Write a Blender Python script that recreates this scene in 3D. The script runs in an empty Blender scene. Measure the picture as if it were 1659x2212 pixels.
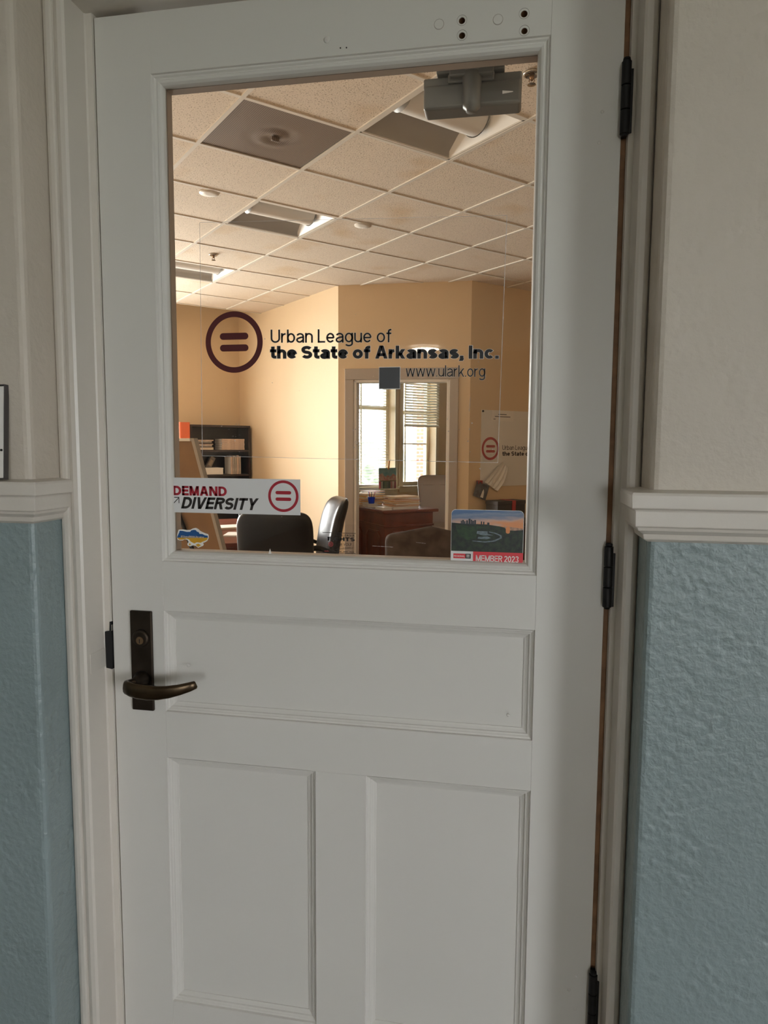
import bpy, bmesh, math, random
from mathutils import Vector, Matrix
random.seed(7)
sc = bpy.context.scene
COL = sc.collection
R = math.radians

# ------------------------------------------------------------------ camera
CAMX, CAMY, CAMZ = 0.755, -1.206, 1.46
FPX = 1500.0
cam_d = bpy.data.cameras.new('camera'); cam = bpy.data.objects.new('camera', cam_d); COL.objects.link(cam)
yaw, pitch, roll = R(10.38), R(-5.417), R(-0.346)
fw = Vector((-math.sin(yaw)*math.cos(pitch), math.cos(yaw)*math.cos(pitch), math.sin(pitch)))
rt = Vector((math.cos(yaw), math.sin(yaw), 0)); dn = fw.cross(rt)
r2 = rt*math.cos(roll) + dn*math.sin(roll); d2 = -rt*math.sin(roll) + dn*math.cos(roll)
m = Matrix((r2, -d2, -fw)).transposed().to_4x4(); m.translation = (CAMX, CAMY, CAMZ)
cam.matrix_world = m
cam_d.sensor_fit = 'VERTICAL'; cam_d.sensor_height = 36.0; cam_d.lens = FPX/2212*36.0
cam_d.clip_start = 0.02; cam_d.clip_end = 300
sc.camera = cam
# ------------------------------------------------------------------ view, sky, lights
sc.view_settings.view_transform = 'Standard'; sc.view_settings.look = 'None'
sc.view_settings.gamma = 1.0; sc.view_settings.use_curve_mapping = False
sc.view_settings.exposure = 0.08
sc.cycles.use_denoising = True
sc.cycles.max_bounces = 10; sc.cycles.diffuse_bounces = 5; sc.cycles.transparent_max_bounces = 16
sc.cycles.sample_clamp_indirect = 6.0
wd = bpy.data.worlds.new('sky'); sc.world = wd; wd.use_nodes = True
bgn = wd.node_tree.nodes['Background']
bgn.inputs[0].default_value = (0.93, 0.965, 1.0, 1); bgn.inputs[1].default_value = 13.5

def area(name, loc, direction, sx, sy, power, col):
    l = bpy.data.lights.new(name, 'AREA'); l.shape = 'RECTANGLE'; l.size = sx; l.size_y = sy
    l.energy = power; l.color = col
    o = bpy.data.objects.new(name, l); COL.objects.link(o); o.location = loc
    o.rotation_euler = Vector(direction).to_track_quat('-Z', 'Y').to_euler()
    return o
S2 = math.sqrt(.5)
BX, BY = -2.888, 7.788                      # inner corner of exterior wall and partition
def ext(s, n, z):                           # along the exterior wall (s), out from it into the room (n)
    return Vector((BX + s*S2 + n*S2, BY + s*S2 - n*S2, z))
# daylight entering by windows that lie outside the picture; the inner office is lit by the sky through its own windows
area('hall_window_side_offscreen', (4.25, -3.75, 1.25), (-1, 0, 0), 1.2, 1.4, 40, (0.90, 0.93, 1.0))
area('hall_window_end_offscreen', (2.7, -12.05, 1.22), (0, 1, 0), 1.5, 1.3, 34, (1.0, 0.975, 0.93))
area('office_window_left_offscreen', ext(-2.9, -0.27, 1.775), (S2, -S2, 0), 2.45, 1.8, 400, (1.0, 0.97, 0.94))

# ------------------------------------------------------------------ materials
def mat(name, col, rough=0.6, metal=0.0, var=0.0, vscale=8.0, bump=0.0, bscale=40.0, spec=0.5, col2=None, bdist=0.01, detail=4.0):
    M = bpy.data.materials.new(name); M.use_nodes = True
    nt = M.node_tree; b = nt.nodes['Principled BSDF']
    b.inputs['Base Color'].default_value = (*col, 1); b.inputs['Roughness'].default_value = rough
    b.inputs['Metallic'].default_value = metal; b.inputs['Specular IOR Level'].default_value = spec
    tc = nt.nodes.new('ShaderNodeTexCoord')
    if var > 0 or col2:
        n = nt.nodes.new('ShaderNodeTexNoise'); n.inputs['Scale'].default_value = vscale; n.inputs['Detail'].default_value = detail
        nt.links.new(tc.outputs['Object'], n.inputs['Vector'])
        r = nt.nodes.new('ShaderNodeValToRGB')
        c2 = col2 or tuple(min(1, c*(1+var)) for c in col); c1 = col if col2 else tuple(c*(1-var) for c in col)
        r.color_ramp.elements[0].position = .35; r.color_ramp.elements[1].position = .65
        r.color_ramp.elements[0].color = (*c1, 1); r.color_ramp.elements[1].color = (*c2, 1)
        nt.links.new(n.outputs['Fac'], r.inputs['Fac']); nt.links.new(r.outputs['Color'], b.inputs['Base Color'])
    if bump > 0:
        n = nt.nodes.new('ShaderNodeTexNoise'); n.inputs['Scale'].default_value = bscale; n.inputs['Detail'].default_value = detail
        nt.links.new(tc.outputs['Object'], n.inputs['Vector'])
        bp = nt.nodes.new('ShaderNodeBump'); bp.inputs['Strength'].default_value = bump; bp.inputs['Distance'].default_value = bdist
        nt.links.new(n.outputs['Fac'], bp.inputs['Height']); nt.links.new(bp.outputs['Normal'], b.inputs['Normal'])
    return M
def plaster(name, col, rough, strength):
    M = mat(name, col, rough, var=.04, vscale=3.0)
    nt = M.node_tree; b = nt.nodes['Principled BSDF']; tc = nt.nodes.new('ShaderNodeTexCoord')
    n1 = nt.nodes.new('ShaderNodeTexNoise'); n1.inputs['Scale'].default_value = 80; n1.inputs['Detail'].default_value = 3; n1.inputs['Distortion'].default_value = .15
    n2 = nt.nodes.new('ShaderNodeTexNoise'); n2.inputs['Scale'].default_value = 11; n2.inputs['Detail'].default_value = 3
    v = nt.nodes.new('ShaderNodeTexVoronoi'); v.inputs['Scale'].default_value = 75; v.feature = 'SMOOTH_F1'
    for k in (n1, n2, v): nt.links.new(tc.outputs['Object'], k.inputs['Vector'])
    mp = nt.nodes.new('ShaderNodeMapRange'); mp.inputs['From Min'].default_value = .45; mp.inputs['From Max'].default_value = .62
    nt.links.new(n2.outputs['Fac'], mp.inputs['Value'])
    mu = nt.nodes.new('ShaderNodeMath'); mu.operation = 'MULTIPLY'
    nt.links.new(v.outputs['Distance'], mu.inputs[0]); nt.links.new(mp.outputs['Result'], mu.inputs[1])
    ad = nt.nodes.new('ShaderNodeMath'); ad.operation = 'SUBTRACT'
    nt.links.new(n1.outputs['Fac'], ad.inputs[0]); nt.links.new(mu.outputs[0], ad.inputs[1])
    a2 = nt.nodes.new('ShaderNodeMath'); a2.operation = 'MULTIPLY_ADD'; a2.inputs[1].default_value = 1.3
    nt.links.new(n2.outputs['Fac'], a2.inputs[0]); nt.links.new(ad.outputs[0], a2.inputs[2])
    bp = nt.nodes.new('ShaderNodeBump'); bp.inputs['Strength'].default_value = strength; bp.inputs['Distance'].default_value = .006
    nt.links.new(a2.outputs[0], bp.inputs['Height']); nt.links.new(bp.outputs['Normal'], b.inputs['Normal'])
    return M
M = {}
M['cream'] = plaster('cream_plaster_paint', (.60, .535, .455), .5, .30)
M['blue'] = plaster('blue_plaster_paint', (.25, .312, .315), .36, .5)
M['trim'] = mat('trim_gloss_paint', (.67, .62, .555), .33, bump=.25, bscale=38, bdist=.004)
M['door'] = mat('door_white_paint', (.70, .675, .63), .42, var=.015, vscale=2.5, bump=.10, bscale=60, bdist=.003)
M['rawwood'] = mat('raw_wood', (.20, .10, .045), .7, var=.25, vscale=30)
M['bronze'] = mat('oil_rubbed_bronze', (.050, .037, .027), .42, .85, var=.25, vscale=22, bump=.15, bscale=90, bdist=.001)
M['bronze_worn'] = mat('worn_bronze', (.085, .058, .034), .30, .9, var=.25, vscale=20)
M['brass'] = mat('dull_brass', (.33, .21, .12), .38, .9)
M['black'] = mat('black_metal', (.012, .012, .013), .45, .3)
M['holeshade'] = mat('hole_shade', (.02, .012, .012), .9)
M['hinge'] = mat('hinge_black', (.016, .015, .015), .5, .5, var=.3, vscale=40)
M['silver'] = mat('closer_grey_enamel', (.20, .195, .18), .42, .25)
M['chrome'] = mat('chrome', (.62, .60, .56), .18, 1.0)
M['officewall'] = mat('office_tan_paint', (.76, .58, .375), .62, bump=.06, bscale=120, bdist=.003)
M['frame'] = mat('office_trim_paint', (.44, .375, .32), .45)
M['doorwhite'] = mat('inner_door_white', (.82, .77, .70), .45)
M['white'] = mat('white_paint', (.80, .78, .74), .5)

M['sash'] = mat('cream_sash_paint', (.80, .70, .52), .4)
M['slat'] = mat('blind_white', (.86, .82, .76), .45)
M['hallfloor'] = mat('hall_floor_tile', (.16, .115, .08), .4, var=.1)
M['carpet'] = mat('office_carpet', (.24, .20, .17), .95, var=.15, vscale=60)
M['tee'] = mat('ceiling_tee_white', (.78, .73, .66), .5)
M['reflector'] = mat('troffer_reflector', (.42, .40, .37), .4)
M['lens'] = mat('troffer_lens', (.92, .90, .87), .35)
M['espresso'] = mat('espresso_laminate', (.028, .014, .013), .35, var=.3, vscale=9)
M['mahogany'] = mat('mahogany', (.155, .040, .022), .28, var=.22, vscale=7)
M['leather'] = mat('black_leather', (.018, .017, .018), .33, bump=.15, bscale=160, bdist=.002)
M['greyleather'] = mat('taupe_leather', (.46, .38, .345), .36, bump=.1, bscale=160, bdist=.002)
M['suede'] = mat('brown_suede', (.05, .034, .029), .9, col2=(.095, .070, .060), vscale=14, bump=.2, bscale=50)
M['cork'] = mat('board_backing_brown', (.24, .14, .07), .8, var=.08, vscale=6)
M['boardedge'] = mat('board_edge_grey', (.36, .33, .30), .6)
M['boardtop'] = mat('board_edge_white', (.80, .78, .74), .5)
M['vmaroon'] = mat('vinyl_maroon', (.095, .012, .014), .5)
M['vblack'] = mat('vinyl_black', (.014, .012, .014), .5)
M['vwhite'] = mat('vinyl_white_edge', (.82, .80, .76), .5)
M['signwhite'] = mat('sign_white', (.76, .75, .74), .45)
M['red'] = mat('print_red', (.40, .018, .035), .45)
M['brightred'] = mat('print_bright_red', (.72, .045, .06), .45)
M['ink'] = mat('print_ink', (.022, .017, .015), .5)
M['uablue'] = mat('print_blue', (.012, .085, .26), .45)
M['uayellow'] = mat('print_yellow', (.62, .33, .02), .45)
M['qrgrey'] = mat('sticker_grey', (.075, .075, .08), .45)
M['paper'] = mat('paper_white', (.85, .82, .78), .7)
M['paper2'] = mat('paper_cream', (.72, .60, .46), .7)
M['manila'] = mat('manila_folder', (.80, .52, .22), .7)
M['orange'] = mat('orange_file', (.80, .16, .06), .55)
M['orangefolder'] = mat('orange_folder', (.75, .33, .12), .6)
M['teal'] = mat('teal_folder', (.10, .28, .28), .6)
M['bluecup'] = mat('blue_plastic', (.01, .05, .65), .35)
M['bookgrey'] = mat('book_grey', (.42, .36, .31), .7, var=.2, vscale=25)
M['booktan'] = mat('book_tan', (.60, .45, .36), .7, var=.15, vscale=25)
M['bookdark'] = mat('book_dark', (.07, .06, .06), .6)
M['poster'] = mat('poster_white', (.80, .78, .75), .55)
M['posterred'] = mat('poster_red', (.42, .05, .05), .55)
M['posterink'] = mat('poster_ink', (.06, .05, .055), .55)
M['clothespin'] = mat('clothespin_wood', (.72, .30, .06), .6)
M['leaf'] = mat('tree_leaves', (.22, .25, .19), .8, var=.4, vscale=3)
M['bark'] = mat('bark', (.12, .08, .06), .9)
M['ground'] = mat('ground_grass', (.20, .24, .14), .9, var=.2, vscale=.5)

def glass_mat(name, tint, haze, ior=1.45, fres=1.0):
    G = bpy.data.materials.new(name); G.use_nodes = True; nt = G.node_tree
    for n in list(nt.nodes): nt.nodes.remove(n)
    out = nt.nodes.new('ShaderNodeOutputMaterial'); tr = nt.nodes.new('ShaderNodeBsdfTransparent'); tr.inputs[0].default_value = (*tint, 1)
    gl = nt.nodes.new('ShaderNodeBsdfGlossy'); gl.inputs['Roughness'].default_value = 0.0
    fr = nt.nodes.new('ShaderNodeFresnel'); fr.inputs[0].default_value = ior
    mu = nt.nodes.new('ShaderNodeMath'); mu.operation = 'MULTIPLY'; mu.inputs[1].default_value = fres
    nt.links.new(fr.outputs[0], mu.inputs[0])
    mx = nt.nodes.new('ShaderNodeMixShader'); nt.links.new(mu.outputs[0], mx.inputs[0]); nt.links.new(tr.outputs[0], mx.inputs[1]); nt.links.new(gl.outputs[0], mx.inputs[2])
    last = mx
    if haze > 0:
        df = nt.nodes.new('ShaderNodeBsdfDiffuse'); df.inputs[0].default_value = (.85, .83, .85, 1)
        m2 = nt.nodes.new('ShaderNodeMixShader'); m2.inputs[0].default_value = haze
        nt.links.new(mx.outputs[0], m2.inputs[1]); nt.links.new(df.outputs[0], m2.inputs[2]); last = m2
    nt.links.new(last.outputs[0], out.inputs[0]); return G
M['glass'] = glass_mat('door_glass', (.97, .96, .94), 0.0, 1.45, .7)
M['film'] = glass_mat('clear_film', (.985, .985, .985), .006, 1.3, .5)
M['winglass'] = glass_mat('window_glass', (.97, .99, 1.0), 0.0, 1.3, .5)
M['tape'] = glass_mat('adhesive_edge', (.9, .88, .85), .42, 1.3, .6)

def tile_mat():
    T = mat('ceiling_tile', (.80, .69, .57), .85); nt = T.node_tree; b = nt.nodes['Principled BSDF']
    tc = nt.nodes.new('ShaderNodeTexCoord'); oi = nt.nodes.new('ShaderNodeObjectInfo')
    vm = nt.nodes.new('ShaderNodeVectorMath'); vm.operation = 'ADD'
    nt.links.new(tc.outputs['Object'], vm.inputs[0]); nt.links.new(oi.outputs['Location'], vm.inputs[1])
    n = nt.nodes.new('ShaderNodeTexNoise'); n.inputs['Scale'].default_value = 130; n.inputs['Detail'].default_value = 2
    nt.links.new(vm.outputs[0], n.inputs['Vector'])
    r = nt.nodes.new('ShaderNodeValToRGB'); e = r.color_ramp.elements
    e[0].position = .33; e[0].color = (.40, .31, .22, 1); e[1].position = .42; e[1].color = (.80, .69, .57, 1)
    nt.links.new(n.outputs['Fac'], r.inputs['Fac'])
    s = nt.nodes.new('ShaderNodeTexNoise'); s.inputs['Scale'].default_value = 2.2; nt.links.new(vm.outputs[0], s.inputs['Vector'])
    r2_ = nt.nodes.new('ShaderNodeValToRGB'); e = r2_.color_ramp.elements
    e[0].position = .58; e[0].color = (1, 1, 1, 1); e[1].position = .75; e[1].color = (.90, .80, .66, 1)
    nt.links.new(s.outputs['Fac'], r2_.inputs['Fac'])
    mx = nt.nodes.new('ShaderNodeMix'); mx.data_type = 'RGBA'; mx.blend_type = 'MULTIPLY'; mx.inputs[0].default_value = 1
    nt.links.new(r.outputs['Color'], mx.inputs[6]); nt.links.new(r2_.outputs['Color'], mx.inputs[7])
    nt.links.new(mx.outputs[2], b.inputs['Base Color'])
    bp = nt.nodes.new('ShaderNodeBump'); bp.inputs['Strength'].default_value = .4; bp.inputs['Distance'].default_value = .004
    nt.links.new(n.outputs['Fac'], bp.inputs['Height']); nt.links.new(bp.outputs['Normal'], b.inputs['Normal'])
    return T
M['tile'] = tile_mat()
def vent_mat():
    T = mat('perforated_vent', (.30, .23, .18), .55, .3); nt = T.node_tree; b = nt.nodes['Principled BSDF']
    tc = nt.nodes.new('ShaderNodeTexCoord')
    sep = nt.nodes.new('ShaderNodeSeparateXYZ'); nt.links.new(tc.outputs['Object'], sep.inputs[0])
    def wave(o):
        a = nt.nodes.new('ShaderNodeMath'); a.operation = 'MULTIPLY'; a.inputs[1].default_value = 2*math.pi/.010
        nt.links.new(o, a.inputs[0]); s = nt.nodes.new('ShaderNodeMath'); s.operation = 'SINE'; nt.links.new(a.outputs[0], s.inputs[0]); return s
    w1, w2 = wave(sep.outputs[0]), wave(sep.outputs[1])
    mu = nt.nodes.new('ShaderNodeMath'); mu.operation = 'ADD'; nt.links.new(w1.outputs[0], mu.inputs[0]); nt.links.new(w2.outputs[0], mu.inputs[1])
    r = nt.nodes.new('ShaderNodeValToRGB'); e = r.color_ramp.elements
    e[0].position = .25; e[0].color = (.27, .21, .17, 1); e[1].position = .7; e[1].color = (.085, .06, .045, 1)
    nt.links.new(mu.outputs[0], r.inputs['Fac']); nt.links.new(r.outputs['Color'], b.inputs['Base Color']); return T
M['vent'] = vent_mat()
def brick_mat():
    T = mat('brick_wall', (.5, .2, .15), .85); nt = T.node_tree; b = nt.nodes['Principled BSDF']
    tc = nt.nodes.new('ShaderNodeTexCoord'); br = nt.nodes.new('ShaderNodeTexBrick')
    br.inputs['Color1'].default_value = (.55, .22, .16, 1); br.inputs['Color2'].default_value = (.48, .17, .13, 1); br.inputs['Mortar'].default_value = (.7, .62, .55, 1)
    br.inputs['Scale'].default_value = 1; br.inputs['Brick Width'].default_value = .21; br.inputs['Row Height'].default_value = .085; br.inputs['Mortar Size'].default_value = .012
    mp = nt.nodes.new('ShaderNodeMapping'); mp.inputs['Rotation'].default_value = (R(90), 0, 0)
    nt.links.new(tc.outputs['Object'], mp.inputs[0]); nt.links.new(mp.outputs[0], br.inputs['Vector']); nt.links.new(br.outputs['Color'], b.inputs['Base Color']); return T
M['brick'] = brick_mat()

# ------------------------------------------------------------------ helpers
class MB:
    def __init__(s): s.v = []; s.f = []
    def add(s, vs, fs):
        o = len(s.v); s.v += [tuple(v) for v in vs]; s.f += [tuple(i+o for i in f) for f in fs]; return s
    def box(s, a, b):
        (x0, y0, z0), (x1, y1, z1) = a, b
        x0, x1 = sorted((x0, x1)); y0, y1 = sorted((y0, y1)); z0, z1 = sorted((z0, z1))
        return s.add([(x0,y0,z0),(x1,y0,z0),(x1,y1,z0),(x0,y1,z0),(x0,y0,z1),(x1,y0,z1),(x1,y1,z1),(x0,y1,z1)],
                     [(0,3,2,1),(4,5,6,7),(0,1,5,4),(1,2,6,5),(2,3,7,6),(3,0,4,7)])
    def prism(s, poly, lo, hi, axis='z'):           # polygon (counter-clockwise) extruded along an axis
        n = len(poly)
        def P(p, t):
            return (p[0], p[1], t) if axis == 'z' else ((p[0], t, p[1]) if axis == 'y' else (t, p[0], p[1]))
        vs = [P(p, lo) for p in poly] + [P(p, hi) for p in poly]
        fs = [tuple(reversed(range(n))), tuple(range(n, 2*n))] + [(i, (i+1) % n, n+(i+1) % n, n+i) for i in range(n)]
        return s.add(vs, fs)
    def lathe(s, prof, c=(0, 0, 0), axis='z', seg=24, caps=True):    # profile of (radius, height)
        vs = []; fs = []
        for r_, h in prof:
            for k in range(seg):
                a = 2*math.pi*k/seg; x, y = r_*math.cos(a), r_*math.sin(a)
                p = (x, y, h) if axis == 'z' else ((x, h, y) if axis == 'y' else (h, x, y))
                vs.append((p[0]+c[0], p[1]+c[1], p[2]+c[2]))
        for i in range(len(prof)-1):
            for k in range(seg):
                fs.append((i*seg+k, i*seg+(k+1) % seg, (i+1)*seg+(k+1) % seg, (i+1)*seg+k))
        if caps: fs.append(tuple(reversed(range(seg))))
        fs.append(tuple(range((len(prof)-1)*seg, len(prof)*seg)))
        return s.add(vs, fs)
    def sweep(s, pts, up=(0, 0, 1), seg=14, power=2.0):    # pts: (point, half side, half up)
        vs = []; fs = []; n = len(pts)
        for i, (p, a, b) in enumerate(pts):
            p = Vector(p); q = Vector(pts[min(i+1, n-1)][0]) - Vector(pts[max(i-1, 0)][0]); q.normalize()
            sd = q.cross(Vector(up)); sd.normalize(); u = sd.cross(q)
            for k in range(seg):
                t = 2*math.pi*k/seg; c, d = math.cos(t), math.sin(t)
                c = math.copysign(abs(c)**(2/power), c); d = math.copysign(abs(d)**(2/power), d)
                vs.append(p + sd*a*c + u*b*d)
        for i in range(n-1):
            for k in range(seg): fs.append((i*seg+k, i*seg+(k+1) % seg, (i+1)*seg+(k+1) % seg, (i+1)*seg+k))
        fs.append(tuple(reversed(range(seg)))); fs.append(tuple(range((n-1)*seg, n*seg)))
        return s.add(vs, fs)
    def ring(s, x0, x1, z0, z1, prof):            # mitred rectangular moulding; profile of (inset, y)
        vs = []; fs = []
        for i, y in prof: vs += [(x0+i, y, z0+i), (x1-i, y, z0+i), (x1-i, y, z1-i), (x0+i, y, z1-i)]
        for k in range(len(prof)-1):
            for j in range(4): fs.append((k*4+j, k*4+(j+1) % 4, (k+1)*4+(j+1) % 4, (k+1)*4+j))
        return s.add(vs, fs)
    def pillow(s, outline, t, rings=8, pw=4.0, axis_fn=None):   # star-shaped outline (x,z), cushion thickness t about y=0
        n = len(outline); cx = sum(p[0] for p in outline)/n; cz = sum(p[1] for p in outline)/n
        vs = []; fs = []
        rr = [math.sin(math.pi/2*(k/rings)) for k in range(1, rings+1)]
        for side in (-1, 1):
            for r_ in rr:
                th = t/2*max(0.0, 1-r_**pw)**(1/2.2)
                for (x, z) in outline: vs.append((cx+(x-cx)*r_, side*th, cz+(z-cz)*r_))
        half = rings*n
        for si in range(2):
            o = si*half
            vs.append((cx, (-1, 1)[si]*t/2, cz)); ci = len(vs)-1
            for k in range(n): fs.append((ci, o+(k+1) % n, o+k) if si == 1 else (ci, o+k, o+(k+1) % n))
        # fix indices: centre vertices were appended at the end
            for r_ in range(rings-1):
                for k in range(n):
                    q = (o+r_*n+k, o+r_*n+(k+1) % n, o+(r_+1)*n+(k+1) % n, o+(r_+1)*n+k)
                    fs.append(q if si == 1 else tuple(reversed(q)))
        for k in range(n):
            a, b = (rings-1)*n+k, (rings-1)*n+(k+1) % n
            fs.append((a, b, half+b, half+a))
        if axis_fn: vs = [axis_fn(*v) for v in vs]
        return s.add(vs, fs)
    def mesh(s, name):
        me = bpy.data.meshes.new(name); me.from_pydata(s.v, [], s.f)
        bm = bmesh.new(); bm.from_mesh(me); bmesh.ops.recalc_face_normals(bm, faces=bm.faces); bm.to_mesh(me); bm.free()
        return me
    def build(s, name, material, parent=None, smooth=False, bevel=0.0, seg=2, loc=None, rz=None):
        me = s.mesh(name)
        return put(name, me, material, parent, smooth, bevel, seg, loc, rz)
def put(name, me, material, parent=None, smooth=False, bevel=0.0, seg=2, loc=None, rz=None):
    if material is not None and not me.materials: me.materials.append(material)
    o = bpy.data.objects.new(name, me); COL.objects.link(o)
    if smooth:
        for p in me.polygons: p.use_smooth = True
    if bevel > 0:
        b = o.modifiers.new('bevel', 'BEVEL'); b.width = bevel; b.segments = seg; b.limit_method = 'ANGLE'; b.angle_limit = R(40)
    if parent: o.parent = parent
    if loc is not None: o.location = loc
    if rz is not None: o.rotation_euler[2] = rz
    return o
def autosmooth(o, ang=35):
    me = o.data
    for p in me.polygons: p.use_smooth = True
    bm = bmesh.new(); bm.from_mesh(me)
    for e in bm.edges:
        if len(e.link_faces) == 2 and e.calc_face_angle(0) > R(ang): e.smooth = False
    bm.to_mesh(me); bm.free(); return o
def tag(o, label, cat, group=None):
    o['label'] = label; o['category'] = cat
    if group: o['group'] = group
    return o
def struct(o, label=None):
    o['kind'] = 'structure'
    if label: o['label'] = label
    return o
def thing(name, label, cat, loc=(0, 0, 0), rz=0.0, group=None):
    o = bpy.data.objects.new(name, None); COL.objects.link(o); o.location = loc; o.rotation_euler = (0, 0, rz); o.empty_display_size = .1
    return tag(o, label, cat, group)
def sempty(name, loc=(0, 0, 0), rz=0.0, label=None):
    o = bpy.data.objects.new(name, None); COL.objects.link(o); o.location = loc; o.rotation_euler = (0, 0, rz); o.empty_display_size = .1
    return struct(o, label)
def copy_tree(o, parent=None):
    c = o.copy(); COL.objects.link(c); c.parent = parent
    for ch in list(o.children): copy_tree(ch, c)
    return c

# ------------------------------------------------------------------ a plain grotesque stroke alphabet (cap height 1)
XH = .73
def _arc(cx, cy, rx, ry, a0, a1, n=14): return [(cx+rx*math.cos(R(a0+(a1-a0)*k/n)), cy+ry*math.sin(R(a0+(a1-a0)*k/n))) for k in range(n+1)]
def glyph(c, t):
    """strokes of one letter: ('p', points) ribbons or ('d', x0, y0, x1, y1) diagonals cut level"""
    h = t/2; b = .08 if t > .15 else 0
    def scurve(w, H):
        r_ = (H-t)/4; rx = w/2-h
        return _arc(w/2, H-h-r_, rx, r_, 28, 270, 18) + _arc(w/2, h+r_, rx, r_, 90, -152, 18)[1:]
    lw = .60+b
    if c == ' ': return .20, []
    if c in '.': return t*1.05, [('p', [(h, 0), (h, t)])]
    if c == ',': return t*1.05, [('p', [(h, 0), (h, t)]), ('d', h*.5, -.17, h*1.3, .01)]
    if c == '!': return t, [('p', [(h, 0), (h, t)]), ('p', [(h, .28), (h, 1)])]
    if c == '#': return .6, [('d', .12, 0, .25, 1), ('d', .36, 0, .49, 1), ('p', [(0, .33), (.58, .33)]), ('p', [(.02, .66), (.6, .66)])]
    if c == 'l': return t, [('p', [(h, 0), (h, 1)])]
    if c == 'I': return t, [('p', [(h, 0), (h, 1)])]
    if c == 'i': return t, [('p', [(h, 0), (h, XH)]), ('p', [(h, .88), (h, 1)])]
    ell = lambda w, x=0.0: ('p', _arc(x+w/2, XH/2, w/2-h, XH/2-h, 0, 360, 30))
    if c == 'o': return lw, [ell(lw)]
    if c == 'b': return lw, [('p', [(h, 0), (h, 1)]), ell(lw)]
    if c == 'd': return lw, [('p', [(lw-h, 0), (lw-h, 1)]), ell(lw)]
    if c == 'c': w = lw*.93; return w, [('p', _arc(w/2+.01, XH/2, w/2-h, XH/2-h, 42, 318, 24))]
    if c == 'e': return lw, [('p', [(h, XH*.5), (lw-h, XH*.5)]), ('p', _arc(lw/2, XH/2, lw/2-h, XH/2-h, 0, 322, 28))]
    if c == 'g':
        return lw, [('p', _arc(lw/2, XH/2+.01, lw/2-h, XH/2-h, 0, 360, 30)), ('p', [(lw-h, XH), (lw-h, -.05)] + _arc(lw/2, -.06, lw/2-h, .23-h, 0, -155, 16)[1:])]
    if c in 'hn':
        w = lw*.94; r_ = w/2-h; return w, [('p', [(h, 0), (h, 1 if c == 'h' else XH)]), ('p', [(h, XH*.55)] + _arc(w/2, XH-h-r_*.95, r_, r_*.95, 165, 0, 14) + [(w-h, 0)])]
    if c == 'u': w = lw*.94; r_ = w/2-h; return w, [('p', [(h, XH)] + _arc(w/2, h+r_*.95, r_, r_*.95, 180, 345, 14) + [(w-h, XH*.45)]), ('p', [(w-h, 0), (w-h, XH)])]
    if c == 'r': w = .36+b*.6; return w, [('p', [(h, 0), (h, XH)]), ('p', [(h, XH*.5)] + _arc(w*.95, XH-h-.26, w*.95-h, .26, 170, 92, 8))]
    if c == 'a':
        w = lw*.97; r_ = w/2-h
        return w, [('p', [(w-h, 0), (w-h, XH*.66)] + _arc(w/2, XH*.66, r_*.98, XH*.34-h, 0, 158, 14)[1:]), ('p', [(w-h, XH*.575), (w*.5, XH*.54)] + _arc(w*.46, XH*.28, w*.46-h, XH*.27-h*.7, 95, 270, 14) + [(w*.62, h+.02), (w-h, XH*.30)])]
    if c == 's': w = lw*.90; return w, [('p', scurve(w, XH))]
    if c == 't': w = .36+b; x = w*.46; return w, [('p', [(x, .95), (x, .17+h*.4)] + _arc(x+.13, .17+h*.4, .13, .17-h*.6, 180, 275, 8)[1:] + [(w, h)]), ('p', [(0, XH-h), (w, XH-h)])]
    if c == 'f': w = .36+b; x = w*.46; return w, [('p', [(x, 0), (x, .83-h*.4)] + _arc(x+.13, .83-h*.4, .13, .17-h*.6, 180, 85, 8)[1:] + [(w, 1-h)]), ('p', [(0, XH-h), (w, XH-h)])]
    if c == 'k': w = lw*.95; return w, [('p', [(h, 0), (h, 1)]), ('d', t, .24, w-h*1.3, XH), ('d', w-h*1.2, 0, w*.42, XH*.62)]
    if c == 'w': w = .92; q = w/4; return w, [('d', h, XH, q, 0), ('d', q, 0, 2*q, XH), ('d', 2*q, XH, 3*q, 0), ('d', 3*q, 0, w-h, XH)]
    cw = .70+b
    if c == 'U': return cw, [('p', [(h, 1), (h, .33)] + _arc(cw/2, .33, cw/2-h, .33-h, 180, 360, 18) + [(cw-h, 1)])]
    if c == 'L': return .54+b, [('p', [(h, 1), (h, 0)]), ('p', [(0, h), (.54+b, h)])]
    if c == 'E': w = .60+b*.6; return w, [('p', [(h, 1), (h, 0)]), ('p', [(0, h), (w, h)]), ('p', [(0, .52), (w*.93, .52)]), ('p', [(0, 1-h), (w*.98, 1-h)])]
    if c == 'F': w = .56+b*.6; return w, [('p', [(h, 1), (h, 0)]), ('p', [(0, .50), (w*.9, .50)]), ('p', [(0, 1-h), (w, 1-h)])]
    if c == 'H': return cw, [('p', [(h, 0), (h, 1)]), ('p', [(cw-h, 0), (cw-h, 1)]), ('p', [(0, .52), (cw, .52)])]
    if c == 'T': w = .64+b; return w, [('p', [(w/2, 0), (w/2, 1)]), ('p', [(0, 1-h), (w, 1-h)])]
    if c == 'A': w = .76+b; return w, [('d', h*1.1, 0, w/2-h*.2, 1), ('d', w-h*1.1, 0, w/2+h*.2, 1), ('p', [(w*.2, .30), (w*.8, .30)])]
    if c == 'V': w = .74+b; return w, [('d', h*1.1, 1, w/2-h*.2, 0), ('d', w-h*1.1, 1, w/2+h*.2, 0)]
    if c == 'Y': w = .72+b; return w, [('d', h*1.2, 1, w/2, .40), ('d', w-h*1.2, 1, w/2, .40), ('p', [(w/2, 0), (w/2, .46)])]
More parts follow.
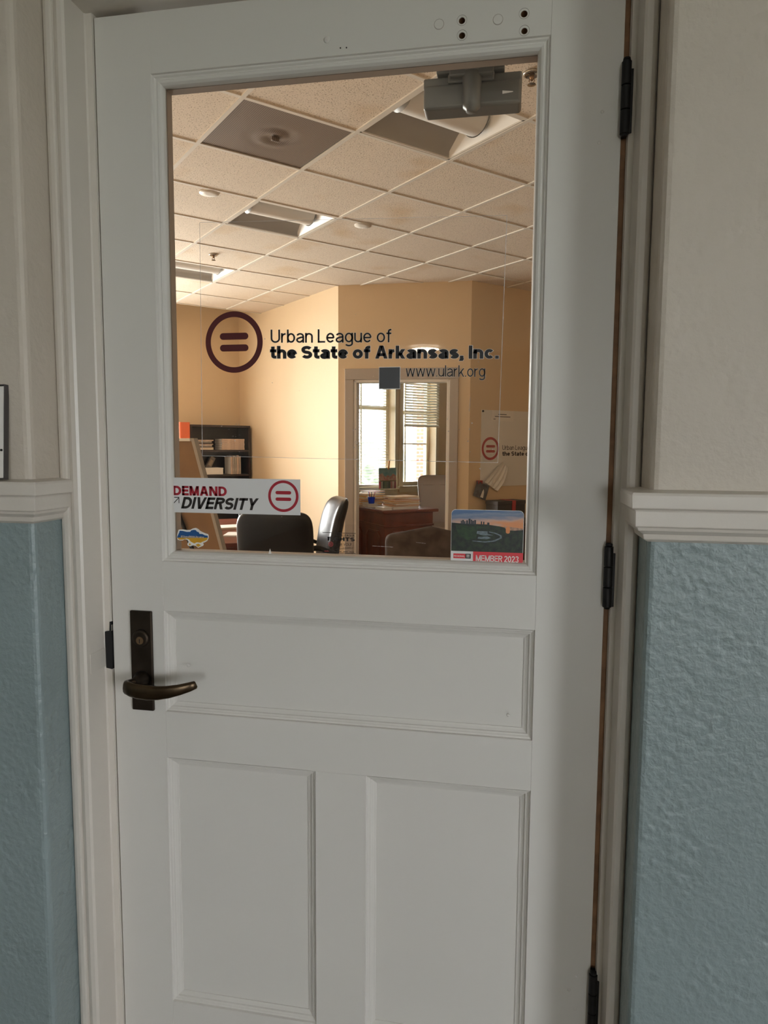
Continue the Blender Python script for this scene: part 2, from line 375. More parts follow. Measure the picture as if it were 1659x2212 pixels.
    if c == 'M': w = .84+b; return w, [('p', [(h, 0), (h, 1)]), ('p', [(w-h, 0), (w-h, 1)]), ('d', h*1.2, 1, w/2, 0), ('d', w-h*1.2, 1, w/2, 0)]
    if c == 'N': return cw+.02, [('p', [(h, 0), (h, 1)]), ('p', [(cw+.02-h, 0), (cw+.02-h, 1)]), ('d', h*1.2, 1, cw+.02-h*1.2, 0)]
    if c == 'W': w = 1.0; q = w/4; return w, [('d', h, 1, q, 0), ('d', q, 0, 2*q, 1), ('d', 2*q, 1, 3*q, 0), ('d', 3*q, 0, w-h, 1)]
    if c == 'O' or c == '0':
        w = .80+b if c == 'O' else .56; return w, [('p', _arc(w/2, .5, w/2-h, .5-h, 0, 360, 36))]
    if c == 'D': return cw+.02, [('p', [(h, 0), (h, 1)]), ('p', [(h, 1-h), (cw*.45, 1-h)] + _arc(cw*.45, .5, cw*.57-h, .5-h, 90, -90, 18)[1:] + [(h, h)])]
    if c in 'BR':
        w = .66+b; s_ = [('p', [(h, 0), (h, 1)]), ('p', [(h, 1-h), (w*.55, 1-h)] + _arc(w*.55, .76-h*.25, w*.42-h*.6, .24-h*.75, 90, -90, 12)[1:] + [(h, .52)])]
        if c == 'B': s_.append(('p', [(w*.5, .52), (w*.58, .52)] + _arc(w*.58, .26+h*.25, w*.42-h, .26-h*.75, 90, -90, 12)[1:] + [(h, h)]))
        else: s_.append(('d', w*.55, .52, w-h*1.1, 0))
        return w, s_
    if c == 'G': w = .78+b; return w, [('p', _arc(w/2, .5, w/2-h, .5-h, 42, 330, 28) + [(w-h, .30), (w-h, .46)]), ('p', [(w*.55, .46), (w, .46)])]
    if c == 'S': w = .66+b; return w, [('p', scurve(w, 1.0))]
    if c == '2': w = .56; return w, [('p', _arc(w/2, .72, w/2-h, .28-h, 170, -30, 16) + [(h*1.4, t)]), ('p', [(0, h), (w, h)])]
    if c == '3': w = .56; return w, [('p', _arc(w/2, .75, w/2-h, .25-h, 160, -80, 16)), ('p', _arc(w/2, .27, w/2-h, .27-h, 85, -165, 16))]
    return .4, []
def letter_quads(body, t, extra=0.0, shear=0.0):
    x = 0.0; out = []; sb = .085 if t < .15 else .065
    for c in body:
        w, st = glyph(c, t); hh = (t+extra)/2
        for s_ in st:
            if s_[0] == 'd':
                _, xa, ya, xb, yb = s_; hw = hh*math.hypot(xb-xa, yb-ya)/abs(yb-ya); e = extra/2*(1 if yb > ya else -1)
                out.append([(x+xa-hw, ya-e), (x+xa+hw, ya-e), (x+xb+hw, yb+e), (x+xb-hw, yb+e)])
            else:
                p = s_[1]; n = len(p); closed = math.hypot(p[0][0]-p[-1][0], p[0][1]-p[-1][1]) < 1e-6; L = []
                for i in range(n):
                    if closed: a, b_ = p[(i-1) % (n-1)] if i in (0, n-1) else p[i-1], p[1] if i in (0, n-1) else p[i+1]
                    else: a, b_ = p[max(i-1, 0)], p[min(i+1, n-1)]
                    dx, dy = b_[0]-a[0], b_[1]-a[1]; l = math.hypot(dx, dy) or 1; dx /= l; dy /= l
                    px, py = p[i]
                    if not closed and i == 0: px -= dx*extra/2; py -= dy*extra/2
                    if not closed and i == n-1: px += dx*extra/2; py += dy*extra/2
                    L.append(((x+px-dy*hh, py+dx*hh), (x+px+dy*hh, py-dx*hh)))
                for i in range(n-1): out.append([L[i][0], L[i][1], L[i+1][1], L[i+1][0]])
        x += w + sb
    if shear: out = [[(a+shear*b_, b_) for a, b_ in q_] for q_ in out]
    return out
def lettering(name, body, x0, x1, zb, cap, y, material, parent, t=.11, shear=0.0, slope=0.0, th=.0003, extra=0.0):
    base = letter_quads(body, t, 0, shear); qs = letter_quads(body, t, extra, shear) if extra else base
    xs = [p[0] for q_ in base for p in q_]; a, b_ = min(xs), max(xs); k = (x1-x0)/(b_-a); mb = MB()
    for q_ in qs:
        P = [(x0+(u-a)*k, zb+v*cap+(u-a)*k*slope) for u, v in q_]
        ar_ = sum(P[i][0]*P[(i+1) % 4][1]-P[(i+1) % 4][0]*P[i][1] for i in range(4))
        mb.prism(P if ar_ < 0 else P[::-1], y-th, y, 'y')
    return mb.build(name, material, parent)
def capsule(x0, x1, z0, z1, n=8):
    r_ = (z1-z0)/2; zc = (z0+z1)/2; p = []
    for k in range(n+1): a = -math.pi/2+math.pi*k/n; p.append((x1-r_+r_*math.cos(a), zc+r_*math.sin(a)))
    for k in range(n+1): a = math.pi/2+math.pi*k/n; p.append((x0+r_+r_*math.cos(a), zc+r_*math.sin(a)))
    return p
def annulus(mb, cx, cz, ro, ri, y0, y1, seg=64, rzo=None, rzi=None):
    rzo = rzo or ro; rzi = rzi or ri; vs = []
    for k in range(seg):
        a = 2*math.pi*k/seg; c, d = math.cos(a), math.sin(a)
        for (rx, rz_, y) in ((ro, rzo, y0), (ri, rzi, y0), (ro, rzo, y1), (ri, rzi, y1)): vs.append((cx+rx*c, y, cz+rz_*d))
    fs = []
    for k in range(seg):
        a, b = k*4, ((k+1) % seg)*4
        fs += [(a, b, b+1, a+1), (a+2, a+3, b+3, b+2), (a, a+2, b+2, b), (a+1, b+1, b+3, a+3)]
    return mb.add(vs, fs)
def rrect(x0, x1, z0, z1, r_, n=5):
    p = []
    for cx, cz, a0 in ((x1-r_, z0+r_, -90), (x1-r_, z1-r_, 0), (x0+r_, z1-r_, 90), (x0+r_, z0+r_, 180)):
        for k in range(n+1): a = R(a0+90*k/n); p.append((cx+r_*math.cos(a), cz+r_*math.sin(a)))
    return p
def superell(w, h, n=5.0, seg=48):
    p = []
    for k in range(seg):
        a = 2*math.pi*k/seg; c, d = math.cos(a), math.sin(a)
        p.append((w/2*math.copysign(abs(c)**(2/n), c), h/2*math.copysign(abs(d)**(2/n), d)))
    return p

# ================================================================== THE HALLWAY SIDE
HC = 3.22; RAILZ = 1.35
WY = -.135; WB = .10
XL, XR = -.062, .955                        # wall corners of the reveal
TOP = 2.27
def wallpart(name, x0, x1):
    w = struct(MB().box((x0, WY, RAILZ), (x1, WB, HC)).build(name, M['cream'], bevel=.012, seg=3), 'cream painted plaster wall above the chair rail')
    k = MB().box((x0, WY, 0), (x1, WB, RAILZ)).build('wainscot', M['blue'], w, bevel=.010, seg=3)
    k['label'] = 'glossy blue painted lower wall'
    return w
wallpart('wall_left', -3.0, XL); wallpart('wall_right', XR, 4.2)
struct(MB().box((XL+.001, WY, TOP), (XR-.001, WB, HC)).build('wall_front', M['cream']))
# casing and jamb, swept profiles
cas = [(-.062, -.052), (-.059, -.060), (-.052, -.063), (-.045, -.0635), (-.0415, -.0625), (-.0405, -.0585), (-.0375, -.0585), (-.0365, -.062), (-.030, -.0645), (-.022, -.0635), (-.018, -.060),
       (-.018, -.004), (-.0155, -.0015), (-.004, -.0015), (-.003, .002), (-.003, .03), (.012, .05), (.012, .099), (-.062, .099)]
struct(MB().prism(cas, 0, TOP).build('trim_1', M['trim']), 'cream painted door casing and jamb on the latch side')
cas2 = [(.914-x+.002, y) for x, y in cas[:11]] + [(.932, -.014), (.9235, -.010), (.9235, -.004), (.9225, -.002), (.9225, .03), (.902, .05), (.902, .099), (.955+.021, .099)]
cas2 = [(min(x, .955), y) for x, y in cas2]
t2 = struct(MB().prism(cas2[::-1], 0, TOP).build('trim_2', M['trim']), 'cream painted door casing and jamb on the hinge side')
g = MB().box((.9145, .004, 0), (.9224, .03, 2.22)).build('raw_edge', M['rawwood'], t2); g['label'] = 'bare brown wood edge in the hinge gap'
h_ = MB().box((-.062, -.060, 2.229), (.955, .099, TOP)).build('trim_3', M['trim'], bevel=.003); struct(h_, 'head casing over the door')
# threshold
struct(MB().box((-.018, -.06, 0), (.93, .099, .012)).build('trim_4', M['rawwood']), 'wooden threshold under the door')
# chair rails with returns into the reveal
RP = [(0, 1.322), (.007, 1.326), (.009, 1.334), (.017, 1.340), (.019, 1.345), (.022, 1.346), (.023, 1.368), (.024, 1.371), (.029, 1.373), (.030, 1.392), (.028, 1.396), (0, 1.399)]
def rail(name, side):
    v = []; f = []; n = len(RP)
    for o, z in RP:
        if side < 0: v += [(-3.0, WY-o, z), (XL+o, WY-o, z), (XL+o, -.055, z)]
        else: v += [(4.2, WY-o, z), (XR-o, WY-o, z), (XR-o, -.055, z)]
    for i in range(n-1):
        for j in range(2): f.append((i*3+j, i*3+j+1, (i+1)*3+j+1, (i+1)*3+j))
    f.append(tuple(i*3+2 for i in range(n)))
    return struct(MB().add(v, f).build(name, M['trim'], bevel=.0012), 'cream painted moulded chair rail on the ' + ('latch' if side < 0 else 'hinge') + ' side wall')
rail('trim_5', -1); rail('trim_6', 1)
# hallway shell behind the viewer
struct(MB().box((-3.1, -12.1, -.12), (4.3, .1, 0)).build('floor_hall', M['hallfloor']))
struct(MB().box((-3.1, -12.1, HC), (4.3, .1, HC+.1)).build('ceiling_hall', M['white']))
def hallwall(name, boxes):
    up, lo = MB(), MB()
    for a, b in boxes:
        if b[2] > RAILZ: up.box((a[0], a[1], max(a[2], RAILZ)), b)
        if a[2] < RAILZ: lo.box(a, (b[0], b[1], min(b[2], RAILZ)))
    w = struct(up.build(name, M['cream'])); lo.build('wainscot', M['blue'], w)
hallwall('wall_hall_left', [((-3.1, -12.0, 0), (-3.0, -.135, HC))])
hallwall('wall_hall_right', [((4.2, -12, 0), (4.3, -4.4, HC)), ((4.2, -3.1, 0), (4.3, -.135, HC)), ((4.2, -4.4, 0), (4.3, -3.1, .5)), ((4.2, -4.4, 2.0), (4.3, -3.1, HC))])
hallwall('wall_hall_end', [((-3, -12.1, 0), (1.6, -12, HC)), ((3.8, -12.1, 0), (4.2, -12, HC)), ((1.6, -12.1, 0), (3.8, -12, .5)), ((1.6, -12.1, 1.95), (3.8, -12, HC))])
# hallway ceiling lamp (its reflection shows in the door glass)
lamp = thing('ceiling_lamp_offscreen', 'round white ceiling lamp glowing at the far end of the hallway', 'lamp', (-.80, -11.2, HC-.02))
MB().lathe([(.16, 0), (.17, .03), (.17, .045)], (0, 0, -.03)).build('canopy', M['white'], lamp, True)
gm = bpy.data.materials.new('lamp_glow'); gm.use_nodes = True; gb = gm.node_tree.nodes['Principled BSDF']
gb.inputs['Emission Color'].default_value = (1, .93, .82, 1); gb.inputs['Emission Strength'].default_value = 30; gb.inputs['Base Color'].default_value = (.9, .88, .84, 1)
MB().lathe([(.02, -.09), (.16, -.07), (.24, -.035), (.25, -.028)], (0, 0, 0)).build('lamp_shade', gm, lamp, True)

# ================================================================== THE DOOR
GT, GB, P1T, P1B, P2T, P2B = 2.117, 1.24, 1.144, .946, .853, .342
X0, X1, XM0, XM1 = .107, .801, .406, .503
DT = 2.221
door = sempty('door_1', (0, 0, 0), 0, 'white painted half-glazed panel door')
BV = .0007
MB().box((0, 0, .014), (X0, .044, DT)).build('stile', M['door'], door, bevel=BV)
MB().box((X1, 0, .014), (.914, .044, DT)).build('stile', M['door'], door, bevel=BV)
for z0, z1 in ((.014, P2B), (P2T, P1B), (P1T, GB)):
    MB().box((X0, .0002, z0), (X1, .044, z1)).build('rail', M['door'], door, bevel=BV)
MB().box((XM0, .0002, P2B), (XM1, .044, P2T)).build('mullion', M['door'], door, bevel=BV)
# top rail with drilled bolt holes
def drilled(mb, holes):
    me = mb.mesh('rail'); o = bpy.data.objects.new('rail', me); COL.objects.link(o)
    cb = MB()
    for x, z, r_ in holes: cb.lathe([(r_, -.03), (r_, .036)], (x, 0, z), 'y', 20)
    c = bpy.data.objects.new('cut', cb.mesh('cut')); COL.objects.link(c)
    b = o.modifiers.new('b', 'BOOLEAN'); b.object = c; b.operation = 'DIFFERENCE'; b.solver = 'EXACT'
    bpy.context.view_layer.update()
    dg = bpy.context.evaluated_depsgraph_get(); m2 = bpy.data.meshes.new_from_object(o.evaluated_get(dg))
    bpy.data.objects.remove(o); bpy.data.objects.remove(c); m2.name = 'rail'; return m2
HO = [(.6585, 2.152, .0052), (.659, 2.129, .0052), (.758, 2.1525, .0054), (.759, 2.1265, .0050)]
put('rail', drilled(MB().box((X0, .0002, GT), (X1, .044, DT)), HO), M['door'], door)
for x, z, r_ in HO:
    MB().lathe([(r_*.97, .0012), (r_*.97, .0352)], (x, 0, z), 'y', 20, caps=False).build('bolt_hole', M['rawwood'], door, True)
    q = MB(); annulus(q, x, z+.0006, .0084, .0079, -.0002, .0003, 28); q.build('pencil_ring', M['boardedge'], door)
for x, z in ((.621, 2.150), (.7165, 2.148)):
    q = MB(); annulus(q, x, z, .0083, .0076, -.0003, .0003, 28); q.build('plug_ring', M['bookgrey'], door)
    MB().lathe([(.0074, .0002), (.0076, -.0004), (.0070, -.0007)], (x, 0, z), 'y', 24).build('wood_plug', M['door'], door)
q = MB().lathe([(.006, .0004), (.005, -.0008), (.002, -.0012)], (.431, 0, 2.144), 'y', 16).build('filled_hole', M['door'], door, True)
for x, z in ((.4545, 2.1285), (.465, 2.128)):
    MB().lathe([(.0013, .0004), (.0012, -.0004)], (x, 0, z), 'y', 8).build('nail_hole_shade', M['holeshade'], door)  # dark discs stand in for the shade inside small nail holes
# three recessed panels with mitred mouldings
PP = [(0, -.0002), (.0012, .0035), (.004, .0040), (.006, .0055), (.0085, .0062), (.010, .0085), (.014, .0105), (.0175, .0115), (.018, .0145)]
for a, b, c, d in ((X0, X1, P1B, P1T), (X0, XM0, P2B, P2T), (XM1, X1, P2B, P2T)):
    MB().ring(a, b, c, d, PP).build('panel_moulding', M['door'], door)
    MB().box((a+.001, .013, c+.001), (b-.001, .034, d-.001)).build('panel', M['door'], door)
GP = [(0, -.0002), (.0012, .0030), (.004, .0034), (.0065, .0060), (.0085, .0064), (.0100, .0050), (.0140, .0062), (.0175, .0100), (.0190, .0150), (.0195, .019)]
MB().ring(X0, X1, GB, GT, GP).build('glazing_moulding', M['door'], door, False)
q = MB().ring(X0, X1, GB, GT, [(.0170, .0212), (.0192, .0214), (.0196, .0400), (.016, .0440), (0, .044), (0, .030)]).build('inner_glazing_bead', M['frame'], door)
MB().box((X0+.014, .0162, GB+.014), (X1-.014, .0208, GT-.014)).build('glass_pane', M['glass'], door)
# lever handle set
esc = MB().box((.0395, -.0065, .9465), (.0845, .0, 1.1430)).build('escutcheon_plate', M['bronze'], door, bevel=.0022, seg=3)
cy = MB().lathe([(.0165, -.006), (.0165, -.0105), (.0150, -.0125), (.0105, -.0118)], (.063, 0, 1.0905), 'y', 32).build('lock_cylinder', M['bronze'], door, True)
MB().lathe([(.0078, -.0112), (.0074, -.0128)], (.0625, 0, 1.0868), 'y', 24).build('key_plug', M['brass'], cy)
MB().box((.0618, -.0134, 1.0815), (.0632, -.0126, 1.0900)).build('keyway', M['black'], cy)
MB().lathe([(.016, -.006), (.0155, -.012), (.0115, -.020), (.0105, -.040)], (.0625, 0, 1.010), 'y', 24).build('lever_neck', M['bronze'], door, True)
lp = [((.0625, -.030, 1.010), .0095, .0098), ((.0600, -.040, 1.0102), .0098, .0102), ((.0580, -.0490, 1.0102), .0100, .0115), ((.0610, -.0570, 1.0098), .0085, .0130), ((.0700, -.0615, 1.0088), .0068, .0140),
      ((.0850, -.0640, 1.0072), .0058, .0145), ((.1050, -.0650, 1.0062), .0052, .0142), ((.1250, -.0645, 1.0066), .0050, .0132), ((.1450, -.0620, 1.0090), .0050, .0118),
      ((.1650, -.0570, 1.0130), .0050, .0102), ((.1820, -.0510, 1.0175), .0048, .0088), ((.1915, -.0460, 1.0205), .0042, .0075), ((.1930, -.0450, 1.0212), .0025, .0050)]
MB().sweep(lp, power=2.6).build('lever', M['bronze_worn'], door, True)
# hinges
for zc, hh in ((2.006, .055), (1.245, .052), (.478, .055)):
    hg = MB()
    for k in range(3):
        a = zc-hh+k*2*hh/3; b = a+2*hh/3-.0006
        hg.lathe([(.0068, a+.0005), (.0074, a+.001), (.0074, b-.001), (.0068, b-.0005)], (.9175, -.0115, 0), 'z', 20)
    hg.lathe([(.005, zc+hh), (.006, zc+hh+.001), (.0055, zc+hh+.004), (.003, zc+hh+.005)], (.9175, -.0115, 0), 'z', 16)
    hg.lathe([(.004, zc-hh-.003), (.0055, zc-hh)], (.9175, -.0115, 0), 'z', 16)
    hk = hg.build('hinge', M['hinge'], door); autosmooth(hk)
    MB().box((.9225, -.0122, zc-hh+.001), (.9315, -.0098, zc+hh-.012)).build('hinge_leaf', M['hinge'], hk, bevel=.0006)
    MB().box((.9138, -.008, zc-hh), (.9222, .006, zc+hh)).build('hinge_leaf', M['hinge'], hk)
# paint dents near the hinges
for x, z in ((.884, 1.993), (.881, 1.946), (.890, .515), (.878, .487), (.890, .452), (.155, 1.040), (.759, .989)):
    MB().lathe([(.0032, .0004), (.0024, -.0006), (.001, -.0008)], (x, 0, z), 'y', 12).build('paint_dent', M['door'], door, True)
# latch and strike
struct(MB().box((-.0184, -.050, 1.028), (-.0172, -.002, 1.066)).build('trim_7', M['trim'], bevel=.0005), 'painted-over strike plate let into the jamb')
sk = MB().prism([(-.0145, 1.026), (-.002, 1.024), (-.001, 1.060), (-.002, 1.118), (-.0045, 1.118), (-.0055, 1.100), (-.0150, 1.098)], -.0042, .012, 'y').build('trim_8', M['black']); struct(sk, 'dark open strike box beside the latch')
MB().box((-.0048, -.0035, 1.100), (-.0015, .01, 1.112)).build('latch_face', M['chrome'], door)
# door closer on the inner side
cl = MB().box((.5790, .132, 2.0785), (.7570, .178, 2.122)).build('door_closer', M['silver'], door, bevel=.006, seg=4); cl['label'] = 'grey door closer body'
MB().box((.5785, .136, 2.116), (.7575, .172, 2.1355)).build('closer_shoulder', M['silver'], cl, bevel=.003)
MB().box((.624, .130, 2.121), (.708, .172, 2.138)).build('closer_shoulder', M['silver'], cl, bevel=.003)
MB().box((.6270, .120, 2.128), (.7070, .165, 2.150)).build('closer_bracket', M['silver'], cl, bevel=.003)
MB().box((.6030, .044, 2.148), (.7260, .150, 2.185)).build('closer_plate', M['silver'], cl, bevel=.002)
MB().box((.6030, .128, 2.138), (.7260, .150, 2.150)).build('closer_plate', M['silver'], cl, bevel=.002)
MB().lathe([(.0172, .121), (.0176, .105), (.0166, .062), (.0160, .054), (.0105, .050), (.0100, .046)], (.6680, .133, 2.0230), 'z', 32).build('closer_spindle', M['silver'], cl, True)
MB().lathe([(.020, .1215), (.0205, .117), (.0176, .112)], (.6680, .133, 2.0230), 'z', 32).build('closer_collar', M['silver'], cl, True)
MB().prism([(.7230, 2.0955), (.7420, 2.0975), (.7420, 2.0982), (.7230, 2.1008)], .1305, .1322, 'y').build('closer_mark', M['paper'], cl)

# ================================================================== THINGS ON THE GLASS
GY = .0160
LET = thing('window_lettering', 'maroon ring emblem and black organisation name applied on the door glass', 'lettering', (0, 0, 0))
q = MB(); annulus(q, .2505, 1.6475, .0552, .0450, GY-.0004, GY-.0001); q.build('emblem_ring', M['vmaroon'], LET)
MB().prism(capsule(.2232, .2783, 1.6520, 1.6642), GY-.0004, GY-.0001, 'y').build('emblem_bar', M['vmaroon'], LET)
MB().prism(capsule(.2232, .2783, 1.6310, 1.6432), GY-.0004, GY-.0001, 'y').build('emblem_bar', M['vmaroon'], LET)
SL = -.017
for nm, body, a, b, zb, cap, t_ in (('name_line', 'Urban League of', .3210, .5425, 1.6450, .0232, .118), ('name_line', 'the State of Arkansas, Inc.', .3195, .7290, 1.6170, .0222, .225), ('web_address', 'www.ulark.org', .5685, .7065, 1.5820, .0195, .105)):
    lettering(nm+'_edge', body, a, b, zb, cap, GY, M['vwhite'], LET, t_, slope=SL, th=.0001, extra=.03 if t_ < .15 else .05)
    lettering(nm, body, a, b, zb, cap, GY-.0002, M['vblack'], LET, t_, slope=SL, th=.0002)
qr = thing('square_sticker', 'small dark grey square sticker with white border under the lettering', 'sticker', (0, 0, 0))
MB().box((.5205, GY-.0003, 1.5600), (.5590, GY-.00005, 1.5990)).build('sticker_border', M['vwhite'], qr)
MB().box((.5212, GY-.0005, 1.5612), (.5580, GY-.0003, 1.5980)).build('sticker_face', M['qrgrey'], qr)
film = thing('clear_film', 'clear plastic film sheet with whitish edges stuck on the door glass', 'film', (0, 0, 0))
FP = [(.1845, 1.440), (.7310, 1.4325), (.7375, 1.846), (.1880, 1.862)]
MB().prism(FP, .0211, .0214, 'y').build('film_sheet', M['film'], film)
def edge_line(a, b, w_, parent, name, y0=.0158, y1=.0161, jit=.0):
    a, b = Vector(a), Vector(b); d = (b-a).normalized(); n_ = Vector((-d.y, d.x))*w_/2; k = 24; L = []
    for i in range(k+1):
        p = a.lerp(b, i/k); ww = 1+jit*random.uniform(-.8, .8); L.append((p+n_*ww, p-n_*ww))
    mb = MB(); vs = []
    for p, q_ in L: vs += [(p.x, y0, p.y), (q_.x, y0, q_.y), (p.x, y1, p.y), (q_.x, y1, q_.y)]
    fs = []
    for i in range(k):
        o = i*4; fs += [(o, o+4, o+5, o+1), (o+2, o+3, o+7, o+6), (o, o+2, o+6, o+4), (o+1, o+5, o+7, o+3)]
    return mb.add(vs, fs).build(name, M['tape'], parent)
for i in range(4): edge_line(FP[i], FP[(i+1) % 4], .0010 if i != 2 else .0006, film, 'film_edge', jit=.5)
rs = thing('glue_residue', 'tiny whitish glue specks and scratches scattered on the door glass', 'residue', (0, 0, 0))
for k in range(46):
    x, z = random.choice([(random.gauss(.485, .012), random.uniform(1.45, 1.60)), (random.uniform(.22, .26), random.uniform(1.44, 1.50)), (random.uniform(.64, .73), random.uniform(1.42, 1.52)), (random.uniform(.2, .75), random.uniform(1.27, 1.7))])
    r_ = random.choice((.0006, .0008, .0012)); MB().lathe([(r_, .0160), (r_, .0157)], (x, 0, z), 'y', 8).build('speck', M['tape'], rs)
q = MB(); annulus(q, .4800, 1.4665, .0027, .0019, .0157, .0160, 20); q.build('speck_ring', M['tape'], rs)
for a, b in (((.16, 1.256), (.24, 1.259)), ((.25, 1.256), (.33, 1.253)), ((.51, 1.2800), (.548, 1.279)), ((.590, 1.289), (.607, 1.2875)), ((.68, 1.52), (.682, 1.545))): edge_line(a, b, .0006, rs, 'scratch', jit=.8)
polyy0 = MB().prism([(.3115, 1.2560), (.3160, 1.2690), (.3195, 1.2555)], .0156, .0160, 'y').build('white_triangle', M['paper'], rs)  # small white triangle low on the glass
# demand diversity sign
sg = thing('door_sign', 'white oblong sign with red DEMAND, black DIVERSITY and red ring emblem', 'sign', (0, 0, 0))
MB().box((.1215, GY-.0012, 1.3325), (.3752, GY-.0002, 1.3985)).build('sign_sheet', M['signwhite'], sg)
Y2 = GY-.0012
lettering('headline', 'DEMAND', .1245, .2325, 1.3650, .0180, Y2, M['red'], sg, .235, th=.0002)
lettering('headline', 'DIVERSITY', .1400, .2955, 1.3400, .0222, Y2, M['ink'], sg, .215, .26, th=.0002)
q = MB(); annulus(q, .3428, 1.3672, .0292, .0242, Y2-.0002, Y2); q.build('emblem_ring', M['red'], sg)
for z in (1.3705, 1.3585): MB().prism(capsule(.3278, .3580, z, z+.0062), Y2-.0002, Y2, 'y').build('emblem_bar', M['red'], sg)
ar = MB()
ar.prism([(.1245, 1.3500), (.1255, 1.3490), (.1368, 1.3602), (.1358, 1.3612)], Y2-.0002, Y2, 'y')
ar.prism([(.1265, 1.3602), (.1368, 1.3602), (.1368, 1.3618), (.1265, 1.3618)], Y2-.0002, Y2, 'y'); ar.prism([(.1355, 1.3500), (.1368, 1.3500), (.1368, 1.3612), (.1355, 1.3612)], Y2-.0002, Y2, 'y')
ar.build('arrow', M['ink'], sg)
# country-shaped sticker
uk = thing('map_sticker', 'blue and yellow map shaped sticker with white outline at the glass corner', 'sticker', (0, 0, 0))
up = [(145,1880),(158,1820),(175,1770),(240,1765),(300,1772),(345,1768),(385,1745),(430,1735),(465,1752),(490,1778),(520,1795),(560,1812),(605,1826),(614,1850),(612,1885),(590,1930),(560,1950),(528,1962),(538,1985),(530,2005),(490,2025),(455,2040),(425,2012),(380,2005),(340,2022),(305,2010),(298,1985),(318,1955),(300,1922),(262,1915),(230,1935),(190,1937),(155,1925)]
def u2(p, k=1.0):
    px, py = 360+p[0]/6.704, 880+p[1]/6.704
    cx, cy_ = 416.5, 1162.0; px, py = cx+(px-cx)*k, cy_+(py-cy_)*k
    return (.129+(px-381)*.066/71, 1.301-(py-1142)*.036/43)
def polyy(mb, pts, y0, y1): return mb.prism(pts[::-1], y0, y1, 'y')
polyy(MB(), [u2(p) for p in up], GY-.0003, GY-.0001).build('sticker_border', M['vwhite'], uk)
bl = [(152,1878),(182,1815),(190,1785),(240,1788),(290,1800),(345,1797),(360,1775),(400,1765),(430,1770),(440,1790),(470,1800),(480,1825),(520,1825),(560,1845),(600,1850),(602,1880),(400,1888),(153,1893)]
ye = [(153,1893),(400,1888),(602,1880),(585,1915),(545,1935),(510,1950),(500,1962),(440,1955),(400,1975),(370,1960),(345,1945),(330,1920),(290,1903),(230,1922),(180,1925)]
polyy(MB(), [u2(p) for p in bl], GY-.0005, GY-.0003).build('blue_half', M['uablue'], uk)
polyy(MB(), [u2(p) for p in ye], GY-.0005, GY-.0003).build('yellow_half', M['uayellow'], uk)
polyy(MB(), [u2(p) for p in [(420,1995),(460,1975),(500,2000),(455,2028)]], GY-.0005, GY-.0003).build('yellow_patch', M['uayellow'], uk)
polyy(MB(), [u2(p) for p in [(318,1988),(335,1972),(352,1992),(330,2008)]], GY-.0005, GY-.0003).build('yellow_patch', M['uayellow'], uk)
ua, ub = u2((205, 1888)), u2((545, 1888))
lettering('slogan', '#StandWithUkraine', ua[0], ub[0], ua[1], .0036, GY-.0005, M['paper2'], uk, .15, th=.0001)
# transparent sticker with slogan
fg = thing('clear_sticker', 'clear sticker with black URBAN LEAGUE FIGHTS FOR YOU! lettering and pink ring', 'sticker', (0, 0, 0))
MB().box((.4145, GY-.0002, 1.2620), (.4800, GY-.00005, 1.3180)).build('sticker_sheet', M['film'], fg)
YF = GY-.0002
for z in (1.3015, 1.2645): MB().box((.4170, YF-.0002, z), (.4790, YF, z+.0010)).build('rule', M['ink'], fg)
lettering('slogan', 'URBAN LEAGUE', .4340, .4775, 1.2958, .0038, YF, M['ink'], fg, .16, th=.0001)
lettering('slogan', 'FIGHTS', .4265, .4775, 1.2872, .0072, YF, M['ink'], fg, .28, th=.0001)
lettering('slogan', 'FOR YOU!', .4415, .4710, 1.2770, .0052, YF, M['ink'], fg, .13, slope=.06, th=.0001)
q = MB(); annulus(q, .4325, 1.2808, .0045, .0036, YF-.0002, YF, 28); q.build('emblem_ring', M['posterred'], fg)
for z in (1.2814, 1.2790): MB().box((.4300, YF-.0002, z), (.4350, YF, z+.0011)).build('emblem_bar', M['posterred'], fg)
MB().prism([(.440, 1.2710), (.475, 1.2748), (.475, 1.2756), (.440, 1.2718)], YF-.0002, YF, 'y').build('underline', M['ink'], fg)
MB().prism([(.455, 1.2745), (.470, 1.2760), (.470, 1.2766), (.455, 1.2751)], YF-.0002, YF, 'y').build('underline', M['ink'], fg)
for k in range(5): MB().box((.4205+k*.0118, YF-.0002, 1.2672), (.4290+k*.0118, YF, 1.2682)).build('small_print', M['posterred'] if k == 0 else M['ink'], fg)
